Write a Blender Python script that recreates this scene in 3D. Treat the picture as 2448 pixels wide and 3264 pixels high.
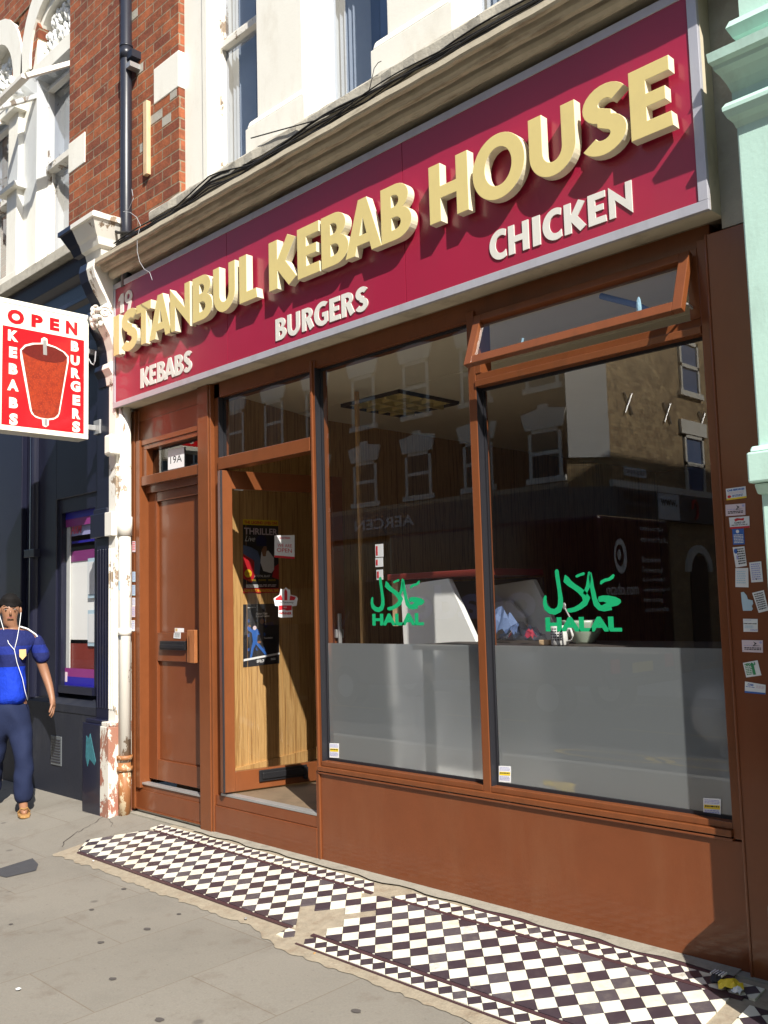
import bpy, bmesh, math, random
from mathutils import Vector, Matrix
random.seed(7)
R_=math.radians
for o in list(bpy.data.objects): bpy.data.objects.remove(o)
S=bpy.context.scene; COL=S.collection
# ---------------- camera, world, sun, exposure ----------------
F_PX=2990.0
CX=Vector((0.70239136,-0.08927503,-0.7061702)); CY=Vector((0.71127113,0.05012235,0.70112846)); CZ=Vector((-0.02719835,-0.99474505,0.09870426))
CAM=Vector((0.0,-3.625,1.45))
cd=bpy.data.cameras.new('camera'); cam=bpy.data.objects.new('camera',cd); COL.objects.link(cam)
cd.sensor_fit='VERTICAL'; cd.sensor_height=36; cd.lens=F_PX/3264*36; cd.clip_end=500; cd.clip_start=.05
cam.matrix_world=Matrix(((CX[0],-CX[1],-CX[2],CAM[0]),(CY[0],-CY[1],-CY[2],CAM[1]),(CZ[0],-CZ[1],-CZ[2],CAM[2]),(0,0,0,1)))
S.camera=cam
SUN=Vector((2.0,-1.0,1.85)).normalized()
w=bpy.data.worlds.new('World'); S.world=w; w.use_nodes=True
nt=w.node_tree; sky=nt.nodes.new('ShaderNodeTexSky'); sky.sky_type='NISHITA'; sky.sun_disc=False
sky.sun_elevation=math.asin(SUN.z); sky.sun_rotation=math.atan2(SUN.x,SUN.y); sky.air_density=1.0; sky.dust_density=1.2; sky.ozone_density=1.5
nt.links.new(sky.outputs[0],nt.nodes['Background'].inputs[0]); nt.nodes['Background'].inputs[1].default_value=0.085
ld=bpy.data.lights.new('sun','SUN'); ld.energy=4.4; ld.angle=R_(0.5); ld.color=(1,.95,.86)
sun=bpy.data.objects.new('sun',ld); COL.objects.link(sun); sun.rotation_euler=SUN.to_track_quat('Z','Y').to_euler(); sun.location=(8,-8,12)
S.view_settings.view_transform='Standard'; S.view_settings.look='None'; S.view_settings.exposure=1.0; S.view_settings.gamma=1
S.render.engine='CYCLES'
try:
    S.cycles.max_bounces=8; S.cycles.transparent_max_bounces=12; S.cycles.glossy_bounces=5
except Exception: pass
# ---------------- pixel of the photo -> point on a real plane ----------------
def ray(px,py):
    a,b,c=(px-1224)/F_PX,(py-1632)/F_PX,1.0
    return Vector((CX[0]*a+CX[1]*b+CX[2]*c, CY[0]*a+CY[1]*b+CY[2]*c, CZ[0]*a+CZ[1]*b+CZ[2]*c))
def onY(px,py,y=0.0):
    r=ray(px,py); return CAM+r*((y-CAM.y)/r.y)
def onX(px,py,x):
    r=ray(px,py); return CAM+r*((x-CAM.x)/r.x)
def onPl(px,py,P,N):
    r=ray(px,py); return CAM+r*((Vector(P)-CAM).dot(N)/r.dot(N))
def gz(y):
    if y>0: return 0
    return .13*y if y>-.8 else -.104+.025*(y+.8)
def onG(px,py,off=0.0):
    r=ray(px,py); t=.5
    while t<30:
        P=CAM+r*t
        if P.z<=gz(P.y)+off: return P
        t+=.002
    return P
# ---------------- materials ----------------
def C4(c): return (c[0],c[1],c[2],1)
class NM:
    def __init__(s,name):
        s.m=bpy.data.materials.new(name); s.m.use_nodes=True; s.t=s.m.node_tree
        s.b=s.t.nodes['Principled BSDF']; s.out=s.t.nodes['Material Output']
    def n(s,k,**kw):
        x=s.t.nodes.new(k)
        for a,v in kw.items(): setattr(x,a,v)
        return x
    def l(s,a,b): s.t.links.new(a,b)
    def noise(s,scale,detail=4,rough=.55,vec=None,dist=0):
        x=s.n('ShaderNodeTexNoise'); x.inputs['Scale'].default_value=scale; x.inputs['Detail'].default_value=detail; x.inputs['Roughness'].default_value=rough
        x.inputs['Distortion'].default_value=dist
        if vec is not None: s.l(vec,x.inputs['Vector'])
        return x.outputs['Fac']
    def ramp(s,fac,stops):
        r=s.n('ShaderNodeValToRGB'); e=r.color_ramp.elements
        while len(e)<len(stops): e.new(.5)
        for i,(p,c) in enumerate(stops): e[i].position=p; e[i].color=C4(c) if not isinstance(c,(int,float)) else (c,c,c,1)
        s.l(fac,r.inputs[0]); return r.outputs[0]
    def mix(s,f,a,b,mode='MIX'):
        x=s.n('ShaderNodeMix',data_type='RGBA',blend_type=mode)
        for v,i in ((f,0),(a,6),(b,7)):
            if hasattr(v,'links'): s.l(v,x.inputs[i])
            else: x.inputs[i].default_value=v if i==0 else C4(v)
        return x.outputs[2]
    def bump(s,h,strength=.3,dist=.01):
        x=s.n('ShaderNodeBump'); x.inputs['Strength'].default_value=strength; x.inputs['Distance'].default_value=dist
        s.l(h,x.inputs['Height']); s.l(x.outputs[0],s.b.inputs['Normal'])
    def pos(s,scale=(1,1,1)):
        g=s.n('ShaderNodeNewGeometry'); m=s.n('ShaderNodeMapping'); m.inputs['Scale'].default_value=scale
        s.l(g.outputs['Position'],m.inputs[0]); return m.outputs[0]
def paint(name,col,rough=.5,var=.12,nscale=6,bump=.1,dirt=None,dirt_amt=.5,metal=0,coat=0,dscale=(3,3,1.2),spec=.5):
    k=NM(name); p=k.pos()
    dark=[c*(1-var) for c in col]; lite=[min(1,c*(1+var)) for c in col]
    c=k.mix(k.noise(nscale,5,.6,p),dark,lite)
    if dirt:
        f=k.ramp(k.noise(1.6,8,.7,k.pos(dscale)),[(.5,0.0),(.75,dirt_amt)])
        c=k.mix(f,c,dirt)
    k.l(c,k.b.inputs['Base Color']); k.b.inputs['Roughness'].default_value=rough; k.b.inputs['Metallic'].default_value=metal
    k.b.inputs['Coat Weight'].default_value=coat; k.b.inputs['Coat Roughness'].default_value=.08; k.b.inputs['Specular IOR Level'].default_value=spec
    if bump: k.bump(k.noise(60,4,.6,p),bump,.003)
    return k.m
def peeling(name,col,under,amt=.62,rough=.55,under2=None,scale=5):
    """old paint with flaked patches showing what lies under it"""
    k=NM(name); p=k.pos((1,1,.6))
    n1=k.noise(scale,9,.72,p,.4); f=k.ramp(n1,[(amt,0.0),(amt+.015,1.0)])
    u=k.mix(k.noise(9,3,.5,p),under,under2 or [c*.6 for c in under])
    top=k.mix(k.noise(3,6,.6,p),[c*.85 for c in col],col)
    k.l(k.mix(f,top,u),k.b.inputs['Base Color']); k.b.inputs['Roughness'].default_value=rough
    inv=k.n('ShaderNodeInvert'); k.l(f,inv.inputs[1]); k.bump(inv.outputs[0],.5,.004)
    return k.m
def brick(name,c1,c2,mortar,bump=.6,soot=.25):
    k=NM(name); g=k.n('ShaderNodeNewGeometry'); sx=k.n('ShaderNodeSeparateXYZ'); k.l(g.outputs['Position'],sx.inputs[0])
    ad=k.n('ShaderNodeMath',operation='ADD'); k.l(sx.outputs[0],ad.inputs[0]); k.l(sx.outputs[1],ad.inputs[1])
    cb=k.n('ShaderNodeCombineXYZ'); k.l(ad.outputs[0],cb.inputs[0]); k.l(sx.outputs[2],cb.inputs[1])
    wob=k.n('ShaderNodeVectorMath',operation='ADD'); k.l(cb.outputs[0],wob.inputs[0])
    nn=k.n('ShaderNodeTexNoise'); nn.inputs['Scale'].default_value=14; sc=k.n('ShaderNodeVectorMath',operation='SCALE'); sc.inputs['Scale'].default_value=.008
    k.l(nn.outputs['Color'],sc.inputs[0]); k.l(sc.outputs[0],wob.inputs[1])
    b=k.n('ShaderNodeTexBrick'); b.offset=.5; k.l(wob.outputs[0],b.inputs['Vector'])
    for a,v in (('Scale',1),('Mortar Size',.0065),('Mortar Smooth',.3),('Bias',-.1),('Brick Width',.235),('Row Height',.081)): b.inputs[a].default_value=v
    b.inputs['Color1'].default_value=C4(c1); b.inputs['Color2'].default_value=C4(c2); b.inputs['Mortar'].default_value=C4(mortar)
    p=k.pos(); n=k.noise(30,6,.7,p); c=k.mix(.55,b.outputs['Color'],k.ramp(n,[(.3,.3),(.7,1.0)]),'MULTIPLY'); c=k.mix(.8,c,k.ramp(k.noise(7,5,.7,p),[(.35,.55),(.65,1.0)]),'MULTIPLY')
    c=k.mix(k.ramp(k.noise(2.2,7,.7,p),[(.45,0.0),(.8,soot)]),c,(.05,.03,.025)); c=k.mix(k.ramp(k.noise(5.5,8,.75,p),[(.63,0.0),(.68,.8)]),c,(.30,.24,.16))
    # odd grey-buff replaced bricks
    k.l(c,k.b.inputs['Base Color']); k.b.inputs['Roughness'].default_value=.85
    h=k.n('ShaderNodeMath',operation='SUBTRACT'); k.l(n,h.inputs[0]); k.l(b.outputs['Fac'],h.inputs[1]); k.bump(h.outputs[0],bump,.008)
    return k.m
def glass(name,gain=1.9,tint=(1,1,1)):
    k=NM(name); t=k.t; t.nodes.remove(k.b)
    tr=k.n('ShaderNodeBsdfTransparent'); tr.inputs[0].default_value=C4(tint); gl=k.n('ShaderNodeBsdfGlossy'); gl.inputs['Roughness'].default_value=0.0
    fr=k.n('ShaderNodeFresnel'); gg=k.n('ShaderNodeNewGeometry'); im=k.n('ShaderNodeMapRange'); im.inputs['To Min'].default_value=1.5; im.inputs['To Max'].default_value=1/1.5; k.l(gg.outputs['Backfacing'],im.inputs[0]); k.l(im.outputs[0],fr.inputs[0])
    a_=k.n('ShaderNodeMath',operation='MULTIPLY'); a_.inputs[1].default_value=gain; b_=k.n('ShaderNodeMath',operation='MULTIPLY_ADD'); b_.inputs[1].default_value=gain*1.35; b_.inputs[2].default_value=1.0; k.l(fr.outputs[0],b_.inputs[0])
    mu=k.n('ShaderNodeMath',operation='DIVIDE',use_clamp=True); k.l(b_.outputs[0],mu.inputs[1])
    mx=k.n('ShaderNodeMixShader'); k.l(fr.outputs[0],a_.inputs[0]); k.l(a_.outputs[0],mu.inputs[0]); k.l(mu.outputs[0],mx.inputs[0]); k.l(tr.outputs[0],mx.inputs[1]); k.l(gl.outputs[0],mx.inputs[2]); k.l(mx.outputs[0],k.out.inputs[0])
    return k.m
def film(name):
    k=NM(name); k.t.nodes.remove(k.b)
    d=k.n('ShaderNodeBsdfDiffuse'); d.inputs[0].default_value=(.34,.37,.385,1); r=k.n('ShaderNodeBsdfRefraction'); r.inputs['IOR'].default_value=1.25; r.inputs['Roughness'].default_value=.45
    r.inputs[0].default_value=(1,1,1,1); mx=k.n('ShaderNodeMixShader'); mx.inputs[0].default_value=.55; k.l(d.outputs[0],mx.inputs[1]); k.l(r.outputs[0],mx.inputs[2]); k.l(mx.outputs[0],k.out.inputs[0])
    return k.m
def wood(name,c1,c2,scale=(14,14,.7),rough=.4,grain=3):
    k=NM(name); p=k.pos(scale); n=k.noise(grain,8,.65,p,.6); c=k.ramp(n,[(.3,c1),(.5,c2),(.62,c1),(.8,c2)]); k.l(c,k.b.inputs['Base Color']); k.b.inputs['Roughness'].default_value=rough
    return k.m
BROWN=(.165,.047,.016)
M={}
M['brown']=paint('brown_gloss_paint',BROWN,.3,.14,7,.12,dirt=(.20,.085,.04),dirt_amt=.4,coat=.3,dscale=(2.2,2.2,.5),spec=.35)
M['brown2']=paint('brown_frame_paint',(.170,.053,.018),.3,.14,9,.18,dirt=(.09,.035,.015),dirt_amt=.5,coat=.12,dscale=(6,6,1.2),spec=.35)
M['seal']=paint('black_rubber_seal',(.012,.012,.016),.5)
M['glass']=glass('shop_glass',3.3); M['glass_up']=glass('upper_window_glass',4.0,(.7,.75,.85)); M['glass_dark']=glass('street_window_glass',2.2,(.5,.55,.6))
M['film']=film('frosted_film')
M['red']=paint('sign_crimson_panel',(.315,.014,.046),.3,.08,3,0,coat=.2,dirt=(.24,.03,.05),dirt_amt=.4,dscale=(3,3,.8))
M['alu']=paint('grey_aluminium_trim',(.48,.48,.53),.42,.08,8,.05,metal=.35,dirt=(.2,.18,.16),dirt_amt=.3)
M['signbox']=paint('cream_sign_casing',(.52,.46,.34),.5,.12,5,.1,dirt=(.16,.13,.09),dirt_amt=.7)
M['cream']=paint('cream_letter_face',(.64,.525,.215),.42,.05,4,.05,dirt=(.45,.36,.18),dirt_amt=.25,dscale=(4,4,4))
M['creamlit']=paint('cream_letter_side_lit',(.68,.63,.47),.45,.06)  # letter sides coloured whiter than the faces to suggest sun on them
M['whiteletter']=paint('white_letter_face',(.66,.65,.6),.45,.05,8,.03,dirt=(.4,.36,.28),dirt_amt=.3)
M['white']=paint('white_masonry_paint',(.80,.78,.70),.6,.06,3,.25,dirt=(.5,.44,.34),dirt_amt=.35)
M['whiteclean']=paint('white_gloss_paint',(.82,.82,.78),.35,.04)
M['stone']=paint('weathered_cornice_stone',(.46,.41,.31),.85,.25,12,.4,dirt=(.10,.06,.03),dirt_amt=1.0,dscale=(1.6,14,14))
M['ledge']=paint('rough_grey_ledge_render',(.46,.43,.36),.9,.25,12,1.0,dirt=(.14,.12,.09),dirt_amt=.8,dscale=(3,3,3))
M['peelwhite']=peeling('peeling_white_paint',(.80,.77,.70),(.42,.33,.22),.585,under2=(.14,.09,.07))
M['peelbase']=peeling('peeling_base_paint',(.70,.66,.58),(.30,.19,.13),.50,under2=(.35,.09,.06),scale=6)
M['navy']=paint('navy_gloss_paint',(.009,.010,.024),.33,.2,4,.12,coat=.25)
M['navy_rough']=paint('navy_render',(.012,.014,.024),.6,.25,6,.4,dirt=(.045,.045,.05),dirt_amt=.5)
M['mint']=paint('mint_masonry_paint',(.47,.68,.60),.6,.05,4,.25,dirt=(.25,.33,.28),dirt_amt=.45,dscale=(5,5,1.2))
M['concrete']=paint('concrete_strip',(.38,.36,.31),.85,.2,10,.6,dirt=(.18,.15,.11),dirt_amt=.6,dscale=(3,3,3))
M['cement']=paint('cement_fillet',(.27,.25,.205),.9,.25,14,.8,dirt=(.13,.115,.09),dirt_amt=.7,dscale=(6,6,6))
M['rubble']=paint('broken_mortar_bed',(.29,.245,.18),.95,.35,25,1.2,dirt=(.20,.14,.09),dirt_amt=.8,dscale=(8,8,8))
M['brick']=brick('red_brick',(.46,.13,.045),(.24,.06,.03),(.36,.28,.18))
M['brickbuff']=brick('stock_brick',(.72,.52,.27),(.50,.33,.17),(.42,.36,.26),.4,.75)
M['brickdark']=brick('brown_brick',(.24,.115,.06),(.17,.08,.045),(.20,.17,.13),.4,.4)
M['iron']=paint('black_drainpipe_paint',(.02,.022,.032),.35,.2,6,.1)
M['black']=paint('black_plastic',(.012,.012,.014),.35)
M['cable']=paint('black_cable_rubber',(.012,.011,.011),.7,.2)
M['greywire']=paint('grey_wire',(.35,.36,.38),.5)
M['timber']=wood('raw_timber',(.55,.36,.19),(.66,.47,.28),(3,3,1))
M['veneer']=wood('oak_veneer_panelling',(.30,.145,.045),(.60,.37,.15),(22,22,.7),.35,2.2)
M['handle']=wood('varnished_hardwood',(.26,.09,.03),(.34,.13,.05),(30,30,3),.3)
M['metal']=paint('worn_metal',(.45,.45,.45),.4,.15,9,.1,metal=.6)
M['dark']=paint('dark_interior',(.05,.04,.035),.7)
M['ceiling']=paint('cream_ceiling_board',(.88,.82,.62),.85,.06,3,.1)
M['intwall']=paint('interior_wall_paint',(.15,.10,.07),.7,.1)
M['floor']=paint('brown_floor_vinyl',(.17,.12,.075),.6,.3,6,.1,dirt=(.07,.05,.03),dirt_amt=.7,dscale=(3,3,3))
M['counter']=paint('white_counter_laminate',(.80,.81,.78),.35,.05)
M['redtrim']=paint('dark_red_counter_rail',(.22,.035,.025),.3,.05)
M['paper']=paint('white_paper',(.74,.75,.76),.6,.03); M['ink']=paint('black_ink',(.02,.02,.025),.6)
M['inkred']=paint('red_ink',(.55,.02,.03),.5,.03); M['inkblue']=paint('blue_ink',(.03,.12,.42),.5,.03); M['yellow']=paint('yellow_ink',(.80,.58,.03),.5,.03)
M['pink']=paint('pale_pink_paper',(.66,.55,.60),.6,.03); M['inkgreen']=paint('green_ink',(.03,.26,.10),.5,.03); M['lilac']=paint('lilac_ink',(.36,.36,.62),.5,.03)
M['halal']=paint('emerald_vinyl',(.005,.33,.13),.4,.03); M['cyan']=paint('pale_cyan_paper',(.45,.60,.70),.5)
def backlit(name,col,e):
    m=paint(name,col,.3,.03,3,0); k=m.node_tree.nodes['Principled BSDF']; k.inputs['Specular IOR Level'].default_value=.5; return m
M['signred']=paint('bright_red_acrylic',(.80,.012,.018),.2,.04,3,0,coat=.4)
M['signwhite']=paint('cream_white_acrylic',(.86,.84,.72),.25,.03,3,0,coat=.3)
def meat():
    k=NM('doner_meat_print'); p=k.pos(); v=k.n('ShaderNodeTexVoronoi'); v.inputs['Scale'].default_value=75; k.l(p,v.inputs['Vector'])
    c=k.ramp(v.outputs['Distance'],[(.05,(.42,.06,.02)),(.35,(.22,.02,.01)),(.6,(.12,.01,.01))]); c=k.mix(k.noise(22,3,.5,p),c,(.40,.05,.015)); k.l(c,k.b.inputs['Base Color']); k.b.inputs['Roughness'].default_value=.3; return k.m
M['meat']=meat(); M['meatdark']=paint('dark_meat_print',(.12,.012,.010),.3,.4,60,0)
M['tileW']=paint('ivory_tile',(.70,.68,.57),.35,.14,7,.08,dirt=(.30,.25,.17),dirt_amt=.35,dscale=(6,6,6)); M['tileB']=paint('plum_black_tile',(.045,.033,.042),.35,.25,9,.08,dirt=(.14,.11,.10),dirt_amt=.3,dscale=(8,8,8))
M['tileW2']=paint('ivory_tile_yellowed',(.68,.645,.51),.4,.12,9,.1,dirt=(.26,.21,.14),dirt_amt=.5,dscale=(9,9,9)); M['tileW3']=paint('ivory_tile_scuffed',(.62,.60,.53),.5,.2,14,.15,dirt=(.20,.17,.13),dirt_amt=.75,dscale=(14,14,14)); M['tileB2']=paint('worn_black_tile',(.075,.062,.07),.5,.3,12,.15,dirt=(.20,.17,.14),dirt_amt=.5,dscale=(14,14,14))
M['tileS']=paint('brown_strip_tile',(.06,.03,.035),.4,.2)
M['skin']=paint('skin',(.26,.125,.07),.5,.06,12,.05); M['hair']=paint('black_hair',(.008,.007,.007),.8,.3,80,.5,spec=.15)
M['shirtN']=paint('navy_jersey_cloth',(.012,.016,.075),.7,.15,20,.3); M['shirtB']=paint('royal_blue_jersey_cloth',(.01,.035,.42),.6,.12,20,.3)
M['trous']=paint('navy_tracksuit_cloth',(.012,.018,.05),.85,.25,9,.5,spec=.2); M['sandal']=paint('tan_sandal',(.36,.20,.07),.6)
M['gold']=paint('gold_badge_thread',(.55,.40,.18),.5); M['lip']=paint('lip',(.25,.08,.06),.5); M['eye']=paint('eye_white',(.7,.7,.68),.3)
def ground_mat():
    k=NM('york_stone_paving'); g=k.n('ShaderNodeNewGeometry'); sx=k.n('ShaderNodeSeparateXYZ'); k.l(g.outputs['Position'],sx.inputs[0])
    ay=k.n('ShaderNodeMath',operation='ADD'); ay.inputs[1].default_value=.83+9.0; k.l(sx.outputs[1],ay.inputs[0])
    ax=k.n('ShaderNodeMath',operation='ADD'); ax.inputs[1].default_value=3.61+.592*40; k.l(sx.outputs[0],ax.inputs[0])
    cb=k.n('ShaderNodeCombineXYZ'); k.l(ay.outputs[0],cb.inputs[0]); k.l(ax.outputs[0],cb.inputs[1])
    nz=k.n('ShaderNodeTexNoise'); nz.inputs['Scale'].default_value=18; s2=k.n('ShaderNodeVectorMath',operation='SCALE'); s2.inputs['Scale'].default_value=.007; k.l(nz.outputs['Color'],s2.inputs[0])
    va=k.n('ShaderNodeVectorMath',operation='ADD'); k.l(cb.outputs[0],va.inputs[0]); k.l(s2.outputs[0],va.inputs[1])
    b=k.n('ShaderNodeTexBrick'); b.offset=.5; k.l(va.outputs[0],b.inputs['Vector'])
    for a,v in (('Scale',1),('Mortar Size',.0028),('Mortar Smooth',.2),('Bias',0),('Brick Width',.9),('Row Height',.592)): b.inputs[a].default_value=v
    b.inputs['Color1'].default_value=(.226,.206,.172,1); b.inputs['Color2'].default_value=(.252,.230,.193,1); b.inputs['Mortar'].default_value=(.19,.155,.115,1)
    p=k.pos(); c=k.mix(.6,b.outputs['Color'],k.ramp(k.noise(2.2,8,.62,p),[(.3,.68),(.7,1.0)]),'MULTIPLY')
    c=k.mix(.35,c,k.ramp(k.noise(120,3,.6,p),[(.3,.6),(.7,1.0)]),'MULTIPLY')
    c=k.mix(k.ramp(k.noise(5.5,6,.68,p),[(.56,0.0),(.74,.5)]),c,(.12,.09,.065)); c=k.mix(k.ramp(k.noise(1.1,7,.7,p),[(.5,0.0),(.68,.4)]),c,(.16,.145,.12)); c=k.mix(k.ramp(k.noise(38,3,.6,p),[(.66,0.0),(.72,.35)]),c,(.09,.075,.06))
    v=k.n('ShaderNodeTexVoronoi'); v.inputs['Scale'].default_value=2.6; k.l(p,v.inputs['Vector']); c=k.mix(k.ramp(v.outputs['Distance'],[(.045,.6),(.075,0.0)]),c,(.07,.062,.055))
    k.l(c,k.b.inputs['Base Color']); k.b.inputs['Roughness'].default_value=.85
    h=k.n('ShaderNodeMath',operation='SUBTRACT'); k.l(k.noise(50,5,.6,p),h.inputs[0]); k.l(b.outputs['Fac'],h.inputs[1]); k.bump(h.outputs[0],.4,.004)
    return k.m
M['paving']=ground_mat()
M['asphalt']=paint('asphalt',(.06,.06,.062),.8,.25,60,.6); M['roadyellow']=paint('yellow_road_paint',(.42,.30,.06),.7); M['kerb']=paint('granite_kerb',(.30,.29,.27),.8,.2,20,.4)
M['vanpaint']=paint('aubergine_van_paint',(.035,.008,.025),.2,.05,3,0,coat=.6); M['grey']=paint('slate_grey_fascia',(.10,.11,.12),.4); M['tyre']=paint('tyre_rubber',(.015,.015,.015),.8)
M['ltred']=paint('red_lamp_lens',(.55,.02,.02),.2); M['plumvinyl']=paint('plum_vinyl',(.22,.03,.17),.35); M['bluevinyl']=paint('deep_blue_vinyl',(.02,.015,.30),.35); M['pinkvinyl']=paint('pink_vinyl',(.75,.10,.20),.4)
M['plastic']=glass('clear_plastic_bag',3.0,(.8,.83,.88)); M['mugw']=paint('white_glazed_ceramic',(.65,.65,.63),.2); M['bowl']=paint('pale_green_ceramic',(.42,.50,.40),.3)
M['tin']=paint('bare_board',(.86,.84,.78),.35,.1,3); M['blueish']=paint('pale_blue_rag',(.25,.42,.52),.8,.3,30,.3)
M['curtain']=paint('pale_curtain_cloth',(.55,.56,.54),.9,.15,5,.2); M['skyblind']=paint('sky_tinted_blind_cloth',(.20,.29,.48),.9,.2,6,.3)  # pleated blinds; the sky mirrored in the panes is put into their blue
M['steelblue']=paint('blue_blind',(.10,.15,.28),.8)
M['patch']=paint('tar_patch',(.05,.05,.055),.8,.2,20,.4); M['gum']=paint('trodden_gum',(.075,.065,.06),.9)
# ---------------- mesh helpers ----------------
ORG={}
def wl(o): return ORG.get(o.name,Vector((0,0,0))) if o else Vector((0,0,0))
class MB:
    def __init__(s): s.v=[];s.f=[];s.mi=[];s.cur=0
    def mat(s,i): s.cur=i; return s
    def add(s,vs,fs):
        b=len(s.v); s.v+= [Vector(v) for v in vs]; s.f+=[tuple(b+i for i in f) for f in fs]; s.mi+=[s.cur]*len(fs); return s
    def box(s,x0,x1,y0,y1,z0,z1):
        x0,x1=min(x0,x1),max(x0,x1);y0,y1=min(y0,y1),max(y0,y1);z0,z1=min(z0,z1),max(z0,z1)
        return s.add([(x0,y0,z0),(x1,y0,z0),(x1,y1,z0),(x0,y1,z0),(x0,y0,z1),(x1,y0,z1),(x1,y1,z1),(x0,y1,z1)],[(0,3,2,1),(4,5,6,7),(0,1,5,4),(1,2,6,5),(2,3,7,6),(3,0,4,7)])
    def quad(s,a,b,c,d): return s.add([a,b,c,d],[(0,1,2,3)])
    def extr(s,pts,d):
        """closed polygon of 3-D points pushed along vector d"""
        n=len(pts); d=Vector(d); p=[Vector(q) for q in pts]
        s.add(p+[q+d for q in p],[tuple(range(n)),tuple(range(2*n-1,n-1,-1))]+[((i+1)%n,i,n+i,n+(i+1)%n) for i in range(n)]); return s
    def xz(s,pts,y0,y1): return s.extr([(a,y0,b) for a,b in pts],(0,y1-y0,0))
    def profx(s,prof,x0,x1): return s.extr([(x0,a,b) for a,b in prof],(x1-x0,0,0))
    def tube(s,path,r,n=8,r1=None):
        path=[Vector(p) for p in path]; rings=[]; N=len(path)
        for i,p in enumerate(path):
            t=(path[min(i+1,N-1)]-path[max(i-1,0)]).normalized(); u=t.cross(Vector((0,0,1)))
            if u.length<.05: u=t.cross(Vector((0,1,0)))
            u.normalize(); v=t.cross(u); rr=r if r1 is None else r+(r1-r)*i/(N-1)
            rings.append([p+u*rr*math.cos(2*math.pi*k/n)+v*rr*math.sin(2*math.pi*k/n) for k in range(n)])
        vs=[q for ring in rings for q in ring]; fs=[]
        for i in range(N-1):
            for k in range(n): fs.append((i*n+k,i*n+(k+1)%n,(i+1)*n+(k+1)%n,(i+1)*n+k))
        fs+= [tuple(range(n)),tuple(range((N-1)*n,N*n))]; return s.add(vs,fs)
    def lathe(s,c,prof,n=20):
        c=Vector(c); vs=[c+Vector((r*math.cos(2*math.pi*k/n),r*math.sin(2*math.pi*k/n),z)) for r,z in prof for k in range(n)]
        m=len(prof); fs=[(i*n+k,i*n+(k+1)%n,(i+1)*n+(k+1)%n,(i+1)*n+k) for i in range(m-1) for k in range(n)]
        fs+=[tuple(range(n-1,-1,-1)),tuple(range((m-1)*n,m*n))]; return s.add(vs,fs)
    def blob(s,c,rx,ry,rz,jit=0,n=10,m=7):
        c=Vector(c); vs=[]; 
        for i in range(m+1):
            th=math.pi*i/m
            for k in range(n):
                j=1+random.uniform(-jit,jit); a=2*math.pi*k/n
                vs.append(c+Vector((rx*math.sin(th)*math.cos(a)*j,ry*math.sin(th)*math.sin(a)*j,rz*math.cos(th)*j)))
        return s.add(vs,[(i*n+k,i*n+(k+1)%n,(i+1)*n+(k+1)%n,(i+1)*n+k) for i in range(m) for k in range(n)])
    def build(s,name,mats,parent=None,bevel=0,smooth=False,loc=None):
        if not isinstance(mats,(list,tuple)): mats=[mats]
        org=wl(parent) if parent else (Vector(loc) if loc is not None else Vector((0,0,0)))
        me=bpy.data.meshes.new(name); me.from_pydata([v-org for v in s.v],[],s.f)
        for m in mats: me.materials.append(M[m] if isinstance(m,str) else m)
        me.polygons.foreach_set('material_index',s.mi)
        bm=bmesh.new(); bm.from_mesh(me); bmesh.ops.recalc_face_normals(bm,faces=bm.faces); bm.to_mesh(me); bm.free()
        if smooth:
            me.polygons.foreach_set('use_smooth',[True]*len(me.polygons))
        o=bpy.data.objects.new(name,me); COL.objects.link(o); ORG[o.name]=org
        if parent: o.parent=parent
        elif loc is not None: o.location=org
        if bevel:
            b=o.modifiers.new('bevel','BEVEL'); b.width=bevel; b.segments=2; b.limit_method='ANGLE'; b.angle_limit=R_(40)
        return o
def tag(o,label=None,cat=None,group=None,kind=None):
    if label: o['label']=label
    if cat: o['category']=cat
    if group: o['group']=group
    if kind: o['kind']=kind
    return o
def thing(name,label,cat,loc=(0,0,0),group=None):
    o=bpy.data.objects.new(name,None); COL.objects.link(o); o.location=loc; ORG[o.name]=Vector(loc); o.empty_display_size=.1
    return tag(o,label,cat,group)
def text(name,s,o,right,up,h,mat,parent=None,bold=.012,ext=.0008,w=None,shear=0,loc=None):
    """lettering built from a font outline; o = lower left corner, h = height of the lettering, w = width it is fitted to"""
    c=bpy.data.curves.new('t','FONT'); c.body=s; c.size=1; c.offset=bold; c.extrude=.0; c.shear=shear; c.resolution_u=3
    to=bpy.data.objects.new('t',c); COL.objects.link(to); bpy.context.view_layer.update()
    me=bpy.data.meshes.new_from_object(to.evaluated_get(bpy.context.evaluated_depsgraph_get())); bpy.data.objects.remove(to)
    xs=[v.co.x for v in me.vertices]; ys=[v.co.y for v in me.vertices]
    if not xs: return None
    x0,x1,y0,y1=min(xs),max(xs),min(ys),max(ys); sy=h/(y1-y0); sx=(w/(x1-x0)) if w else sy
    R=Vector(right).normalized(); U=Vector(up).normalized(); N=R.cross(U).normalized(); O=Vector(o)
    mb=MB(); vs=[O+R*((v.co.x-x0)*sx)+U*((v.co.y-y0)*sy)+N*ext for v in me.vertices]
    mb.add(vs,[tuple(p.vertices) for p in me.polygons]); bpy.data.meshes.remove(me)
    return mb.build(name,mat,parent,loc=loc)
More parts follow.
